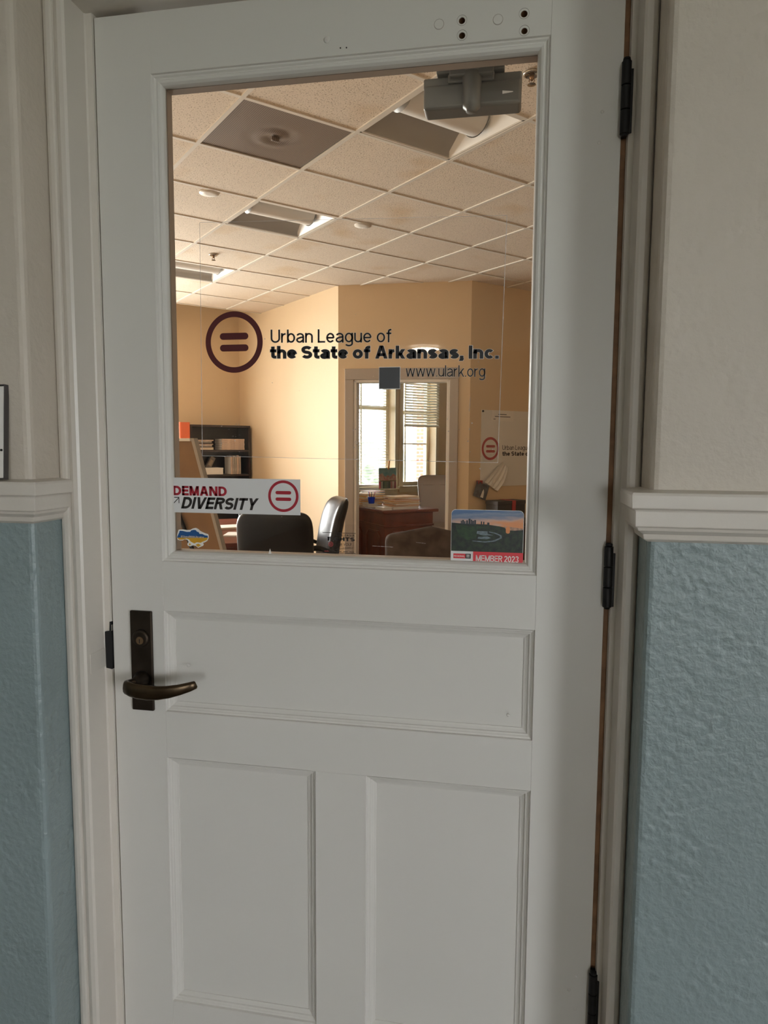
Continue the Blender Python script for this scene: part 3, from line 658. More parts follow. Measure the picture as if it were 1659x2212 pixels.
# member sticker with landscape photograph
mbk = thing('member_sticker', 'rounded sticker with river landscape at dusk and red MEMBER 2023 strip', 'sticker', (0, 0, 0))
MB().prism(rrect(.6520, .7780, 1.2530, 1.3500, .008), GY-.0004, GY-.0001, 'y').build('sticker_sheet', M['signwhite'], mbk)
def photo_mat():
    T = bpy.data.materials.new('landscape_print'); T.use_nodes = True; nt = T.node_tree; b = nt.nodes['Principled BSDF']; b.inputs['Roughness'].default_value = .4
    tc = nt.nodes.new('ShaderNodeTexCoord'); sp = nt.nodes.new('ShaderNodeSeparateXYZ'); nt.links.new(tc.outputs['Object'], sp.inputs[0])
    mp = nt.nodes.new('ShaderNodeMapping'); mp.inputs['Scale'].default_value = (35, 1, 140); mp.inputs['Rotation'].default_value = (0, R(12), 0); nt.links.new(tc.outputs['Object'], mp.inputs[0])
    nz = nt.nodes.new('ShaderNodeTexNoise'); nz.inputs['Scale'].default_value = 1; nz.inputs['Detail'].default_value = 5; nt.links.new(mp.outputs[0], nz.inputs['Vector'])
    mr = nt.nodes.new('ShaderNodeMapRange'); mr.inputs['From Min'].default_value = 1.3285; mr.inputs['From Max'].default_value = 1.350; nt.links.new(sp.outputs[2], mr.inputs[0])
    ma = nt.nodes.new('ShaderNodeMath'); ma.operation = 'MULTIPLY_ADD'; ma.inputs[1].default_value = .7; nt.links.new(nz.outputs['Fac'], ma.inputs[0]); nt.links.new(mr.outputs[0], ma.inputs[2])
    sb = nt.nodes.new('ShaderNodeMath'); sb.operation = 'MULTIPLY_ADD'; sb.inputs[1].default_value = -3.2; sb.inputs[2].default_value = 2.08; nt.links.new(sp.outputs[0], sb.inputs[0])
    ad = nt.nodes.new('ShaderNodeMath'); ad.operation = 'ADD'; nt.links.new(ma.outputs[0], ad.inputs[0]); nt.links.new(sb.outputs[0], ad.inputs[1])
    r = nt.nodes.new('ShaderNodeValToRGB'); e = r.color_ramp.elements
    e[0].position = 0; e[0].color = (.75, .30, .12, 1); e[1].position = 1; e[1].color = (.09, .16, .30, 1)
    for p, c in ((.22, (.62, .38, .28, 1)), (.42, (.32, .29, .33, 1)), (.62, (.16, .21, .32, 1)), (.78, (.23, .27, .36, 1))):
        k = r.color_ramp.elements.new(p); k.color = c
    nt.links.new(ad.outputs[0], r.inputs['Fac']); nt.links.new(r.outputs['Color'], b.inputs['Base Color']); return T
def topr(x0, x1, z0, z1, r_, n=5):
    p = [(x0, z0), (x1, z0)]
    for k in range(n+1): a = R(90*k/n); p.append((x1-r_+r_*math.cos(a), z1-r_+r_*math.sin(a)))
    for k in range(n+1): a = R(90+90*k/n); p.append((x0+r_+r_*math.cos(a), z1-r_+r_*math.sin(a)))
    return p
PY = GY-.0004
MB().prism(topr(.6528, .7772, 1.2760, 1.3492, .0075), PY-.0002, PY, 'y').build('printed_sky', photo_mat(), mbk)
land = mat('print_dark_green', (.006, .010, .009), .45, col2=(.022, .040, .016), vscale=130)
MB().prism([(.6528, 1.2760), (.7772, 1.2760), (.7772, 1.3165), (.757, 1.3175), (.738, 1.3215), (.715, 1.3245), (.69, 1.3250), (.672, 1.3252), (.6528, 1.3262)], PY-.0003, PY-.0001, 'y').build('printed_land', land, mbk)
mead = mat('print_meadow', (.026, .065, .020), .45, col2=(.010, .025, .012), vscale=110)
MB().prism([(.660, 1.3215), (.676, 1.3225), (.685, 1.3200), (.70, 1.3210), (.71, 1.3190), (.698, 1.3165), (.70, 1.309), (.694, 1.298), (.680, 1.296), (.672, 1.302), (.664, 1.307)], PY-.0004, PY-.0002, 'y').build('printed_meadow', mead, mbk)
water = mat('print_water', (.14, .18, .20), .4, var=.3, vscale=200)
for pts in ([(.698, 1.3125), (.716, 1.3125), (.716, 1.3085), (.726, 1.3055), (.708, 1.305), (.697, 1.308)], [(.700, 1.3020), (.716, 1.3035), (.722, 1.3008), (.715, 1.2985), (.699, 1.2990)],
            [(.690, 1.2955), (.712, 1.2945), (.726, 1.2965), (.737, 1.3015), (.738, 1.3050), (.728, 1.3090), (.718, 1.3110), (.7180, 1.3122), (.730, 1.3102), (.7405, 1.3058), (.741, 1.3010), (.729, 1.2950), (.712, 1.2925), (.690, 1.2943)],
            [(.744, 1.3225), (.777, 1.3185), (.7772, 1.3165), (.765, 1.3150), (.752, 1.3150), (.747, 1.3175)]):
    MB().prism(pts, PY-.0005, PY-.0003, 'y').build('printed_water', water if pts[0][0] < .74 else mat('print_sunset_water', (.42, .24, .16), .4, var=.3, vscale=200), mbk)
sky = MB()
for k, (x, w_, h) in enumerate(((.669, .002, .006), (.6715, .003, .0075), (.675, .002, .005), (.6785, .003, .007), (.6825, .0035, .0105), (.6865, .0022, .0085), (.689, .003, .0065), (.6925, .003, .008), (.704, .0022, .0055), (.708, .0022, .005), (.715, .004, .0035))):
    sky.box((x, PY-.0004, 1.3235), (x+w_, PY-.0002, 1.3250+h*.85))
sky.build('printed_skyline', mat('print_skyline', (.022, .03, .04), .5), mbk)
MB().prism(rrect(.7475, .7545, 1.3095, 1.3215, .003), PY-.0006, PY-.0004, 'y').build('printed_sun_glint', mat('print_glint', (.75, .28, .10), .5), mbk)
MB().prism([(.6915, 1.2530), (.7700, 1.2530), (.7755, 1.2555), (.7780, 1.2610), (.7780, 1.2760), (.6915, 1.2760)], PY-.0003, PY, 'y').build('red_strip', M['brightred'], mbk)
lettering('strip_text', 'MEMBER 2023', .6965, .7705, 1.2588, .0112, PY-.0003, M['paper'], mbk, .15, th=.0001)
MB().box((.6568, PY-.0002, 1.2630), (.6780, PY, 1.2715)).build('logo_block', M['brightred'], mbk)
MB().box((.6780, PY-.0002, 1.2630), (.6875, PY, 1.2715)).build('logo_block', M['ink'], mbk)
lettering('logo_text', 'REGIONAL', .6578, .6772, 1.2655, .0030, PY-.0002, M['paper'], mbk, .14, th=.0001)
for z in (1.2690, 1.2672, 1.2652): MB().box((.6798, PY-.0003, z), (.6855, PY-.0001, z+.0009)).build('logo_line', M['paper'], mbk)
# framed notice on the hall wall, standing on the chair rail
nf = thing('notice_holder', 'clear framed notice with dark edge standing on the chair rail', 'notice', (-.2085, -.150, 1.3992), 0)
nf.rotation_euler = (R(-4), 0, 0)
MB().box((-.11, -.004, .002), (.1085, .004, .159)).build('notice_sheet', M['paper'], nf, bevel=.001)
q = MB(); q.ring(-.113, .1105, -.0, .162, [(0, -.005), (.0016, -.0055), (.0016, .004), (0, .005), (0, -.005)]); q.build('notice_frame', M['bookdark'], nf)
MB().lathe([(.002, -.0045), (.002, -.006)], (.1045, 0, .050), 'y', 10).build('stud', M['black'], nf)

# ================================================================== THE OFFICE SHELL
CZ = 3.11; RZ_ = 3.75
def wallseg(name, p, q_, z0, z1, th, material, openings=()):
    """wall from p to q (plan); thickness th to the left of p->q; openings (s0,s1,z0,z1)"""
    p, q_ = Vector(p), Vector(q_); L = (q_-p).length; a = math.atan2(q_.y-p.y, q_.x-p.x); mb = MB()
    ss = sorted({0, L, *[o[0] for o in openings], *[o[1] for o in openings]})
    for s0, s1 in zip(ss, ss[1:]):
        op = [o for o in openings if o[0] <= s0+1e-6 and o[1] >= s1-1e-6]
        if not op: mb.box((s0, 0, z0), (s1, th, z1))
        else:
            if op[0][2] > z0: mb.box((s0, 0, z0), (s1, th, op[0][2]))
            if op[0][3] < z1: mb.box((s0, 0, op[0][3]), (s1, th, z1))
    o = mb.build(name, material); o.location = (p.x, p.y, 0); o.rotation_euler[2] = a
    return struct(o)
B = Vector((BX, BY)); E1 = Vector((S2, S2)); E2 = Vector((-S2, S2))
C2 = Vector((-1.056, 5.97)); C3 = Vector((.322, 5.97))
W1S0, W1S1, W2S0, W2S1 = 1.18, 2.58, 2.74, 3.40
eL = B - E1*5.6; eR = B + E1*5.2
wallseg('wall_exterior', eL, eR, 0, RZ_, .28, M['officewall'], [(5.6-4.2, 5.6-1.6, .8, 2.75), (5.6+W1S0, 5.6+W1S1, .80, 2.75), (5.6+W2S0, 5.6+W2S1, .83, 2.75)])
wallseg('wall_partition', C2, B, 0, RZ_, -.11, M['officewall'])
D0, D1, DZ = -.875, .105, 2.135               # inner doorway
w3 = MB()
for a, b in (((C2.x, 5.97, 0), (D0, 6.09, CZ+.05)), ((D1, 5.97, 0), (C3.x, 6.09, CZ+.05)), ((D0, 5.97, DZ), (D1, 6.09, CZ+.05))): w3.box(a, b)
struct(w3.build('wall_back', M['officewall']))
aw = R(44); C4 = C3 + Vector((math.cos(aw), math.sin(aw)))*3.0
wallseg('wall_poster', C3, C4, 0, CZ+.05, .11, M['officewall'])
wallseg('wall_inner_side', eR, C4 + Vector((.05, .05)), 0, RZ_, .1, M['officewall'])
wallseg('wall_office_right', C4, (5.2, 5.6), 0, RZ_, .1, M['officewall']); wallseg('wall_office_far_right', (5.2, 5.6), (5.2, .1), 0, RZ_, .1, M['officewall'])
wallseg('wall_office_left', (eL.x+3.6, .1), (eL.x, eL.y), 0, RZ_, .1, M['officewall'])
q = MB().box((-3.4, .1, 0), (-.062, .16, RZ_)); q.box((.955, .1, 0), (5.3, .16, RZ_)); q.box((-.062, .1, TOP), (.955, .16, RZ_)); struct(q.build('wall_office_front', M['officewall']))
fl = MB().box((-8, .1, -.12), (6.5, 12.5, 0)); struct(fl.build('floor_office', M['carpet']))
struct(MB().box((-8, .1, RZ_), (6.5, 12.5, RZ_+.15)).build('ceiling_deck', M['white']))
# ------------------------------------------------ suspended ceiling, laid diagonally
PA, PB = .640, .622
N0 = Vector((-.546, 2.091))
def node(i, j): return N0 + E1*(i*PA) + E2*(j*PB)
ceil = sempty('ceiling', (0, 0, 0), 0, 'suspended ceiling of speckled square tiles in a white grid')
tile_me = MB().box((-PA/2+.004, -PB/2+.004, 0), (PA/2-.004, PB/2-.004, .016)).mesh('ceiling_tile'); tile_me.materials.append(M['tile'])
SPEC = {(0, 0), (1, -1), (1, 2), (1, 5)}
def inroom(p):
    x, y = p
    if y < .5: return False
    if (p-N0).dot(E1) > (C2-N0).dot(E1)+.45 and p.x < -1.0: return False
    if y > 6.6 and x > -1.0 and x < .9: return False
    d = (p-C3); n_ = Vector((-math.sin(aw), math.cos(aw)))
    if x > .3 and d.dot(n_) > .45: return False
    return -5.5 < x < 4.5
imin, imax, jmin, jmax = -5, 8, -5, 7
cells = []
for i in range(imin, imax+1):
    for j in range(jmin, jmax+1):
        c = node(i+.5, j+.5)
        if inroom(c):
            cells.append((i, j))
            if (i, j) in SPEC: continue
            o = bpy.data.objects.new('ceiling_tile', tile_me); COL.objects.link(o); o.parent = ceil
            o.location = (c.x, c.y, CZ+.004); o.rotation_euler[2] = R(45)+math.pi*random.randint(0, 1)
cs = set(cells)
def run_lines(horizontal):
    rng = range(jmin, jmax+2) if horizontal else range(imin, imax+2)
    for k in rng:
        seq = []
        for t in (range(imin, imax+1) if horizontal else range(jmin, jmax+1)):
            has = ((t, k) in cs or (t, k-1) in cs) if horizontal else ((k, t) in cs or (k-1, t) in cs)
            if has: seq.append(t)
        if not seq: continue
        a, b = (node(seq[0], k), node(seq[-1]+1, k)) if horizontal else (node(k, seq[0]), node(k, seq[-1]+1))
        L = (b-a).length; w_ = .0115; dz = 0 if horizontal else .0012
        mb = MB().box((0, -w_, -.002-dz), (L, w_, .004)); mb.box((0, -.002, .004), (L, .002, .035))
        o = mb.build('ceiling_tee', M['tee'], ceil, loc=(a.x, a.y, CZ)); o.rotation_euler[2] = R(45 if horizontal else 135)
run_lines(True); run_lines(False)
# vent
c = node(.5, .5); vt = thing('ceiling_vent', 'square brown perforated ceiling vent panel', 'vent', (c.x, c.y, CZ), R(45))
n = 24; vs = []; fs = []
for a in range(n+1):
    for b in range(n+1):
        x, y = (a/n-.5)*(PA-.03), (b/n-.5)*(PB-.03); d = math.hypot(x, y)
        dz = -.010*math.exp(-(d/.10)**2)*math.sin(d*60+math.atan2(y, x)) + .004*math.sin(9*x+3*y)*math.exp(-(d/.2)**2)
        vs.append((x, y, .004+dz))
for a in range(n):
    for b in range(n): o_ = a*(n+1)+b; fs.append((o_, o_+1, o_+n+2, o_+n+1))
MB().add(vs, fs).build('vent_face', M['vent'], vt, True)
MB().box((-.022, -.010, -.018), (.022, .010, .004)).build('vent_hub', M['vent'], vt, bevel=.004)
# troffer lights (switched off)
def troffer(i, j, label):
    c = node(i+.5, j+.5); t = thing('ceiling_light', label, 'light', (c.x, c.y, CZ), R(45), 'recessed ceiling lights')
    a, b = PA/2-.012, PB/2-.012
    fr = MB(); fr.box((-a, -b, -.001), (a, -b+.012, .012)); fr.box((-a, b-.012, -.001), (a, b, .012)); fr.box((-a, -b, -.001), (-a+.012, b, .012)); fr.box((a-.012, -b, -.001), (a, b, .012)); fr.build('light_frame', M['tee'], t)
    for s in (-1, 1):
        pts = [(s*(b-.012), .006), (s*(b-.03), .030), (s*(b*.55), .075), (s*.085, .105)]
        vs = [(x, y, z) for x in (-a+.012, a-.012) for y, z in pts]
        MB().add(vs, [(k, k+1, 5+k, 4+k) for k in range(3)]).build('reflector', M['reflector'], t, True)
    for s in (-1, 1):
        x = s*(a-.012); MB().add([(x, -b, .006), (x, b, .006), (x-s*.06, b, .11), (x-s*.06, -b, .11)], [(0, 1, 2, 3)]).build('end_plate', M['lens'], t)
    MB().box((-a, -b, .11), (a, b, .12)).build('housing', M['white'], t)
    n = 16; vs = []; fs = []; L = a-.06
    for k in range(n+1):
        an = math.pi*k/n; vs += [(-L, -.095*math.cos(an), .100-.085*math.sin(an)), (L, -.095*math.cos(an), .100-.085*math.sin(an))]
    for k in range(n): fs.append((2*k, 2*k+1, 2*k+3, 2*k+2))
    MB().add(vs, fs).build('lens_basket', M['lens'], t, True)
    for s in (-1, 1):
        vs = [(s*L, -.105*math.cos(math.pi*k/n), .102-.093*math.sin(math.pi*k/n)) for k in range(n+1)]; vs += [(s*(L+.035), v[1]*.8, .102+(v[2]-.102)*.6) for v in vs]
        fs = [(k, k+1, n+2+k, n+1+k) for k in range(n)]
        MB().add(vs, fs).build('basket_cap', M['reflector'], t, True)
    return t
troffer(1, -1, 'recessed ceiling light with round white lens beside the vent panel')
troffer(1, 2, 'recessed ceiling light between the other two lights of its row')
troffer(1, 5, 'recessed ceiling light closest to the exterior wall')
def sprinkler(x, y, label):
    t = thing('sprinkler', label, 'sprinkler', (x, y, CZ), 0, 'ceiling sprinklers')
    MB().lathe([(.040, .0), (.038, -.006), (.028, -.010), (.022, -.004)], (0, 0, 0)).build('escutcheon', M['chrome'], t, True)
    MB().lathe([(.012, 0), (.010, -.020), (.006, -.030)], (0, 0, 0)).build('sprinkler_body', M['brass'], t, True)
    for s in (-1, 1): MB().sweep([((s*.008, 0, -.018), .002, .002), ((s*.012, 0, -.032), .002, .002), ((s*.004, 0, -.046), .002, .002)], up=(0, 1, 0), seg=8).build('sprinkler_arm', M['brass'], t, True)
    MB().lathe([(.018, -.046), (.019, -.048), (.006, -.050)], (0, 0, 0)).build('deflector', M['chrome'], t)
sprinkler(.803, 2.108, 'chrome ceiling sprinkler above the door closer'); sprinkler(-1.84, 4.647, 'chrome ceiling sprinkler in front of the light by the exterior wall')
for x, y, l in ((-1.243, 3.25, 'flat white round cover plate on a tile beside the middle light'), (-.386, 4.072, 'flat white round cover plate on a tile towards the back wall')):
    tag(MB().lathe([(.066, 0.0035), (.064, -.004), (.02, -.006)], (0, 0, 0)).build('ceiling_disc', M['tee'], None, True, loc=(x, y, CZ)), l, 'cover plate', 'round ceiling plates')

# ------------------------------------------------ inner doorway trim, open door
FD = sempty('door_2', (0, 0, 0), 0, 'inner office doorway with trim and white door standing open')
for x0, x1 in ((D0-.105, D0-.012), (D1+.012, D1+.10)):
    MB().box((x0, 5.945, 0), (x1, 5.972, DZ+.012)).build('door_casing', M['frame'], FD, bevel=.004)
MB().box((D0-.105, 5.943, DZ+.012), (D1+.10, 5.972, DZ+.125)).build('head_casing', M['frame'], FD, bevel=.004)
for x0, x1 in ((D0-.013, D0+.018), (D1-.018, D1+.013)): MB().box((x0, 5.960, 0), (x1, 6.10, DZ)).build('door_jamb', M['doorwhite'], FD, bevel=.003)
MB().box((D0, 5.960, DZ-.018), (D1, 6.10, DZ+.012)).build('head_jamb', M['doorwhite'], FD, bevel=.003)
lf = MB().box((0, 0, .012), (.045, .90, DZ-.022)).build('door_leaf', M['doorwhite'], FD, bevel=.002, loc=(D1-.024, 6.105, 0)); lf.rotation_euler[2] = R(-26)
for z in (1.88, 1.08, .25): MB().box((-.006, -.008, z-.05), (.003, .022, z+.05)).build('hinge', M['silver'], lf)

# ------------------------------------------------ inner office windows and blinds
def window(name, s0, s1, z0, z1, mull):
    o = sempty(name, ext(0, 0, 0), R(45), 'white framed window in the exterior wall')
    def bx(a, b, nm, m_, bev=.003): return MB().box(a, b).build(nm, m_, o, bevel=bev)
    yb = .16                                        # local y: into the wall
    f = .055
    fr = MB(); fr.box((s0, yb, z0), (s0+f, yb+.09, z1)); fr.box((s1-f, yb, z0), (s1, yb+.09, z1)); fr.box((s0, yb, z0), (s1, yb+.09, z0+f)); fr.box((s0, yb, z1-f), (s1, yb+.09, z1))
    fr.build('window_frame', M['sash'], o, bevel=.004)
    bx((s0+f, yb+.045, z0+f), (s1-f, yb+.050, z1-f), 'glass_pane', M['winglass'], 0)
    for (kind, v) in mull:
        if kind == 'v': bx((v-.011, yb+.030, z0+f), (v+.011, yb+.060, z1-f), 'glazing_bar', M['sash'])
        elif kind == 'h': bx((s0+f, yb+.030, v-.011), (s1-f, yb+.060, v+.011), 'glazing_bar', M['sash'])
        else: bx((s0+f, yb+.015, v-.03), (s1-f, yb+.070, v+.03), 'meeting_rail', M['sash'])
    for a, b in (((s0-.07, -.018, z0-.06), (s0, 0, z1+.07)), ((s1, -.018, z0-.06), (s1+.055, 0, z1+.07)), ((s0, -.018, z1), (s1, 0, z1+.07))): bx(a, b, 'window_casing', M['sash'])
    bx((s0-.09, -.05, z0-.025), (s1+.07, yb, z0), 'window_sill', M['sash']); bx((s0-.07, -.016, z0-.10), (s1+.05, 0, z0-.025), 'sill_apron', M['sash'])
    return o
window('window_1', W1S0, W1S1, .80, 2.75, [('m', 2.06), ('v', 1.50), ('v', 2.08)])
window('window_2', W2S0, W2S1, .83, 2.75, [('v', 2.93), ('h', 1.50), ('m', 2.00)])
window('window_3', -4.2, -1.6, .8, 2.75, [('v', -3.3), ('v', -2.45), ('m', 1.8)])
def blind(s0, s1, ztop, zbot, n, y, tilt, label):
    t = thing('venetian_blind', label, 'blind', ext(0, 0, 0), R(45), 'white blinds of the inner office')
    MB().box((s0, y-.03, ztop-.05), (s1, y+.03, ztop)).build('head_rail', M['slat'], t, bevel=.004)
    me = MB().add([(s0, -.024, .001), (s1, -.024, .001), (s1, 0, .004), (s0, 0, .004), (s0, .024, .001), (s1, .024, .001), (s0, -.024, -.0015), (s1, -.024, -.0015), (s1, 0, .0015), (s0, 0, .0015), (s0, .024, -.0015), (s1, .024, -.0015)],
         [(0, 1, 2, 3), (3, 2, 5, 4), (6, 9, 8, 7), (9, 10, 11, 8), (0, 6, 7, 1), (4, 5, 11, 10), (0, 3, 9, 6), (3, 4, 10, 9), (1, 7, 8, 2), (2, 8, 11, 5)]).mesh('slat'); me.materials.append(M['slat'])
    zz = [zbot+.03+(ztop-.07-zbot-.03)*k/(n-1) for k in range(n)]
    for z in zz:
        o = bpy.data.objects.new('slat', me); COL.objects.link(o); o.parent = t; o.location = (0, y, z); o.rotation_euler = (R(tilt), 0, 0)
    MB().box((s0, y-.026, zbot), (s1, y+.026, zbot+.022)).build('bottom_rail', M['slat'], t, bevel=.003)
    for k in (.14, .5, .86):
        x = s0+(s1-s0)*k; MB().box((x-.0015, y-.027, zbot), (x+.0015, y-.0255, ztop)).build('ladder_cord', M['slat'], t)
blind(W1S0+.02, W1S1-.10, 2.73, .84, 40, .06, 8, 'white slatted blind lowered fully over the wide window')
blind(W2S0-.01, W2S1+.02, 2.72, 1.77, 21, -.055, 38, 'white slatted blind raised halfway over the narrow window')

# ------------------------------------------------ outdoors
pier = tag(MB().box((-.18, -.25, -4), (.18, .25, 6)).build('brick_pier', M['brick'], loc=(-1.32, 15.0, 0), rz=R(20)), 'red brick pier of a building outside the narrow window', 'pier')
struct(MB().box((-90, -90, -4.2), (90, 90, -4)).build('ground_outside', M['ground']))
def tree(x, y, h, r_, label):
    t = thing('tree', label, 'tree', (x, y, -4), 0, 'trees outside the windows')
    MB().lathe([(.22, 0), (.15, h*.55)], (0, 0, 0), 'z', 10).build('trunk', M['bark'], t, True)
    bm = bmesh.new(); bmesh.ops.create_icosphere(bm, subdivisions=4, radius=r_)
    rnd = random.Random(int(x*10))
    ph = [(rnd.uniform(2, 5), rnd.uniform(2, 5), rnd.uniform(2, 5), rnd.uniform(0, 6)) for _ in range(7)]
    for v in bm.verts:
        d = v.co.normalized(); k = sum(math.sin(a*3*d.x+b*3*d.y+c*3*d.z+p) for a, b, c, p in ph)/7
        v.co = d*r_*(1+.38*k+.06*rnd.uniform(-1, 1)); v.co.z += h*.72
    me = bpy.data.meshes.new('crown'); bm.to_mesh(me); bm.free(); put('crown', me, M['leaf'], t)
tree(-4.2, 23, 4.6, 2.1, 'leafy tree outside the wide window'); tree(-2.0, 27, 4.4, 1.6, 'leafy tree outside between the two windows')

# ================================================================== OFFICE FURNITURE
def boxat(name, a, b, material, parent, bevel=.0): return MB().box(a, b).build(name, material, parent, bevel=bevel)
ORD = ('lowest', 'second', 'third', 'fourth', 'fifth', 'sixth', 'seventh')
CN = {'paper': 'white', 'paper2': 'cream', 'orangefolder': 'orange', 'manila': 'manila', 'teal': 'teal', 'bookdark': 'dark', 'bookgrey': 'grey', 'booktan': 'tan'}
def nth(k): return 'lowest' if k == 0 else ORD[k] + ' from the bottom'
# bookcase against exterior wall: local x runs along the wall to the left, local y out from the wall
def extloc(a, nrm, z): return ext(-a, nrm, z)
bc = thing('bookcase', 'dark espresso open bookcase holding paper stacks and books', 'bookcase', extloc(0, 0, 0), R(225))
A0, A1, F0, F1, HT = .03, .83, .03, .40, 1.715
# local frame: x = along -E1, y = ... rotation 225 maps local x to (-s,-s), local y to (s,-s)
for a in (A0, A1-.025): boxat('side_panel', (a, F0, 0), (a+.025, F1, HT), M['espresso'], bc, .002)
boxat('top_panel', (A0, F0, HT-.028), (A1, F1+.004, HT), M['espresso'], bc, .003)
boxat('back_panel', (A0, F0, .05), (A1, F0+.012, HT), M['espresso'], bc)
for z in (.08, .43, .765, 1.085, 1.40): boxat('shelf', (A0+.025, F0, z-.026), (A1-.025, F1-.004, z), M['espresso'], bc, .002)
boxat('plinth', (A0+.025, F1-.03, 0), (A1-.025, F1-.012, .055), M['espresso'], bc)
def shelf_item(name, a0, a1, n0, n1, z0, z1, material, label, cat, group=None, bev=.002, pages=False):
    t = thing(name, label, cat, ext(-(a0+a1)/2, (n0+n1)/2, z0), R(225), group)
    w_, d_, h = (a1-a0)/2, (n1-n0)/2, z1-z0
    if pages:
        boxat('cover', (-w_, -d_, 0), (w_, d_, .0025), material, t); boxat('cover', (-w_, -d_, h-.0025), (w_, d_, h), material, t)
        boxat('spine', (-w_, d_-.003, 0), (w_, d_, h), material, t); boxat('page_block', (-w_+.003, -d_+.003, .0025), (w_-.003, d_-.003, h-.0025), M['paper'], t)
    else: boxat('body', (-w_, -d_, 0), (w_, d_, h), material, t, bev)
    return t
z = 1.40
for k in range(5):
    h = .0285; shelf_item('flat_book', .10+.004*(k % 2), .415-.003*(k % 3), .13, .375, z, z+h, M['booktan'], 'tan bound book, '+nth(k)+' of the stack by the bookcase end panel', 'book', 'books stacked on the top shelf', pages=True); z += h
z = 1.40
for k, (h, m_) in enumerate(((.030, 'paper2'), (.012, 'bookdark'), (.022, 'bookgrey'), (.012, 'booktan'), (.016, 'bookdark'), (.020, 'bookgrey'), (.014, 'booktan'))):
    shelf_item('paper_pile', .52+.01*(k % 3), .77+.012*((k*2) % 3), .14, .37-.008*(k % 2), z, z+h, M[m_], CN[m_]+' paper bundle, '+nth(k)+' of the mixed pile behind the easel', 'papers', 'paper bundles on the top shelf'); z += h
for k in range(5):
    a = .155+k*.029; shelf_item('upright_book', a, a+.025, .16, .375, 1.085, 1.085+(.235, .245, .232, .24, .225)[k], M[('bookgrey', 'booktan', 'bookgrey', 'bookgrey', 'booktan')[k]], ('thin pale upright book nearest the bookcase end panel' if k == 0 else 'thin pale upright book, '+ORD[k]+' from the bookcase end panel'), 'book', 'upright books on the second shelf', pages=True)
wb = shelf_item('white_box', .40, .69, .15, .38, 1.085, 1.165, M['paper'], 'white low cardboard box on the second bookcase shelf', 'box', bev=.003)
boxat('lid', (-.147, -.117, .070), (.147, .117, .086), M['paper'], wb, .002)
bd = thing('leaning_binder', 'grey binder leaning behind the white box on the shelf', 'binder', ext(-.545, .10, 1.088), R(225)); bd.rotation_euler = (0, R(-28), R(225))
boxat('binder_spine', (-.035, -.03, .0), (.035, .03, .245), M['bookgrey'], bd, .004); boxat('binder_label', (-.018, .030, .12), (.018, .031, .20), M['paper2'], bd)
fc = thing('filing_cabinet', 'tall grey filing cabinet behind the easel board', 'cabinet', ext(-1.08, .33, 0), R(225))
boxat('cabinet_body', (-.23, -.28, .0), (.23, .24, 1.36), M['bookgrey'], fc, .004)
for k in range(4):
    d_ = boxat('drawer', (-.22, .24, .03+k*.332), (.22, .258, .35+k*.332), M['bookgrey'], fc, .004); boxat('handle', (-.05, .258, .24+k*.332), (.05, .272, .255+k*.332), M['chrome'], d_, .003)
of = thing('orange_file_box', 'bright orange file box standing beside the bookcase', 'file box', ext(-.93, .40, 1.36), R(225))
MB().prism(rrect(-.068, .068, -.10, .10, .025), 0, .378).build('file_body', M['orange'], of, bevel=.003); MB().prism(rrect(-.06, .06, -.09, .09, .02), .3775, .3795).build('file_top', M['paper2'], of)
# easel with presentation board, seen from behind
ez = thing('easel_board', 'brown backed presentation board leaning on a black easel', 'easel', (-1.06, 2.30, -.02), R(-30))
LEAN = math.tan(R(16.0)); BW = .58
def lean(x, y, z): return (x, y + (1.50-z)*LEAN, z)       # local +y is the face direction; top leans back
def leanbox(name, x0, x1, y0, y1, z0, z1, material):
    mb = MB().box((x0, y0, z0), (x1, y1, z1)); mb.v = [lean(*v) for v in mb.v]; return mb.build(name, material, ez)
leanbox('board_backing', -.70, .205, -.004, .004, .70, 1.50, M['cork'])
leanbox('board_frame', .205, .232, -.012, .012, .69, 1.515, M['boardedge']); leanbox('board_frame', -.727, -.70, -.012, .012, .69, 1.515, M['boardedge'])
leanbox('board_frame', -.70, .205, -.020, .014, 1.50, 1.515, M['boardtop']); leanbox('board_frame', -.70, .205, -.012, .014, .69, .70, M['boardedge'])
leanbox('board_face', -.70, .205, .004, .008, .70, 1.50, M['paper'])
def leg(p, q_, w_=.012): return MB().sweep([(p, w_, w_), (q_, w_, w_)], up=(1, 0, 0), seg=8).build('easel_leg', M['black'], ez, True)
leg(lean(-.15, -.022, 1.44), lean(.10, -.022, .015)); leg(lean(-.19, -.022, 1.44), lean(-.46, -.022, .015)); leg(lean(-.17, -.03, 1.42), (-.17, -.42, .012))
boxat('ledge', (-.5, .11, 0), (.2, .115, .005), M['black'], ez); ez.children[-1].location = (0, .17, .66)

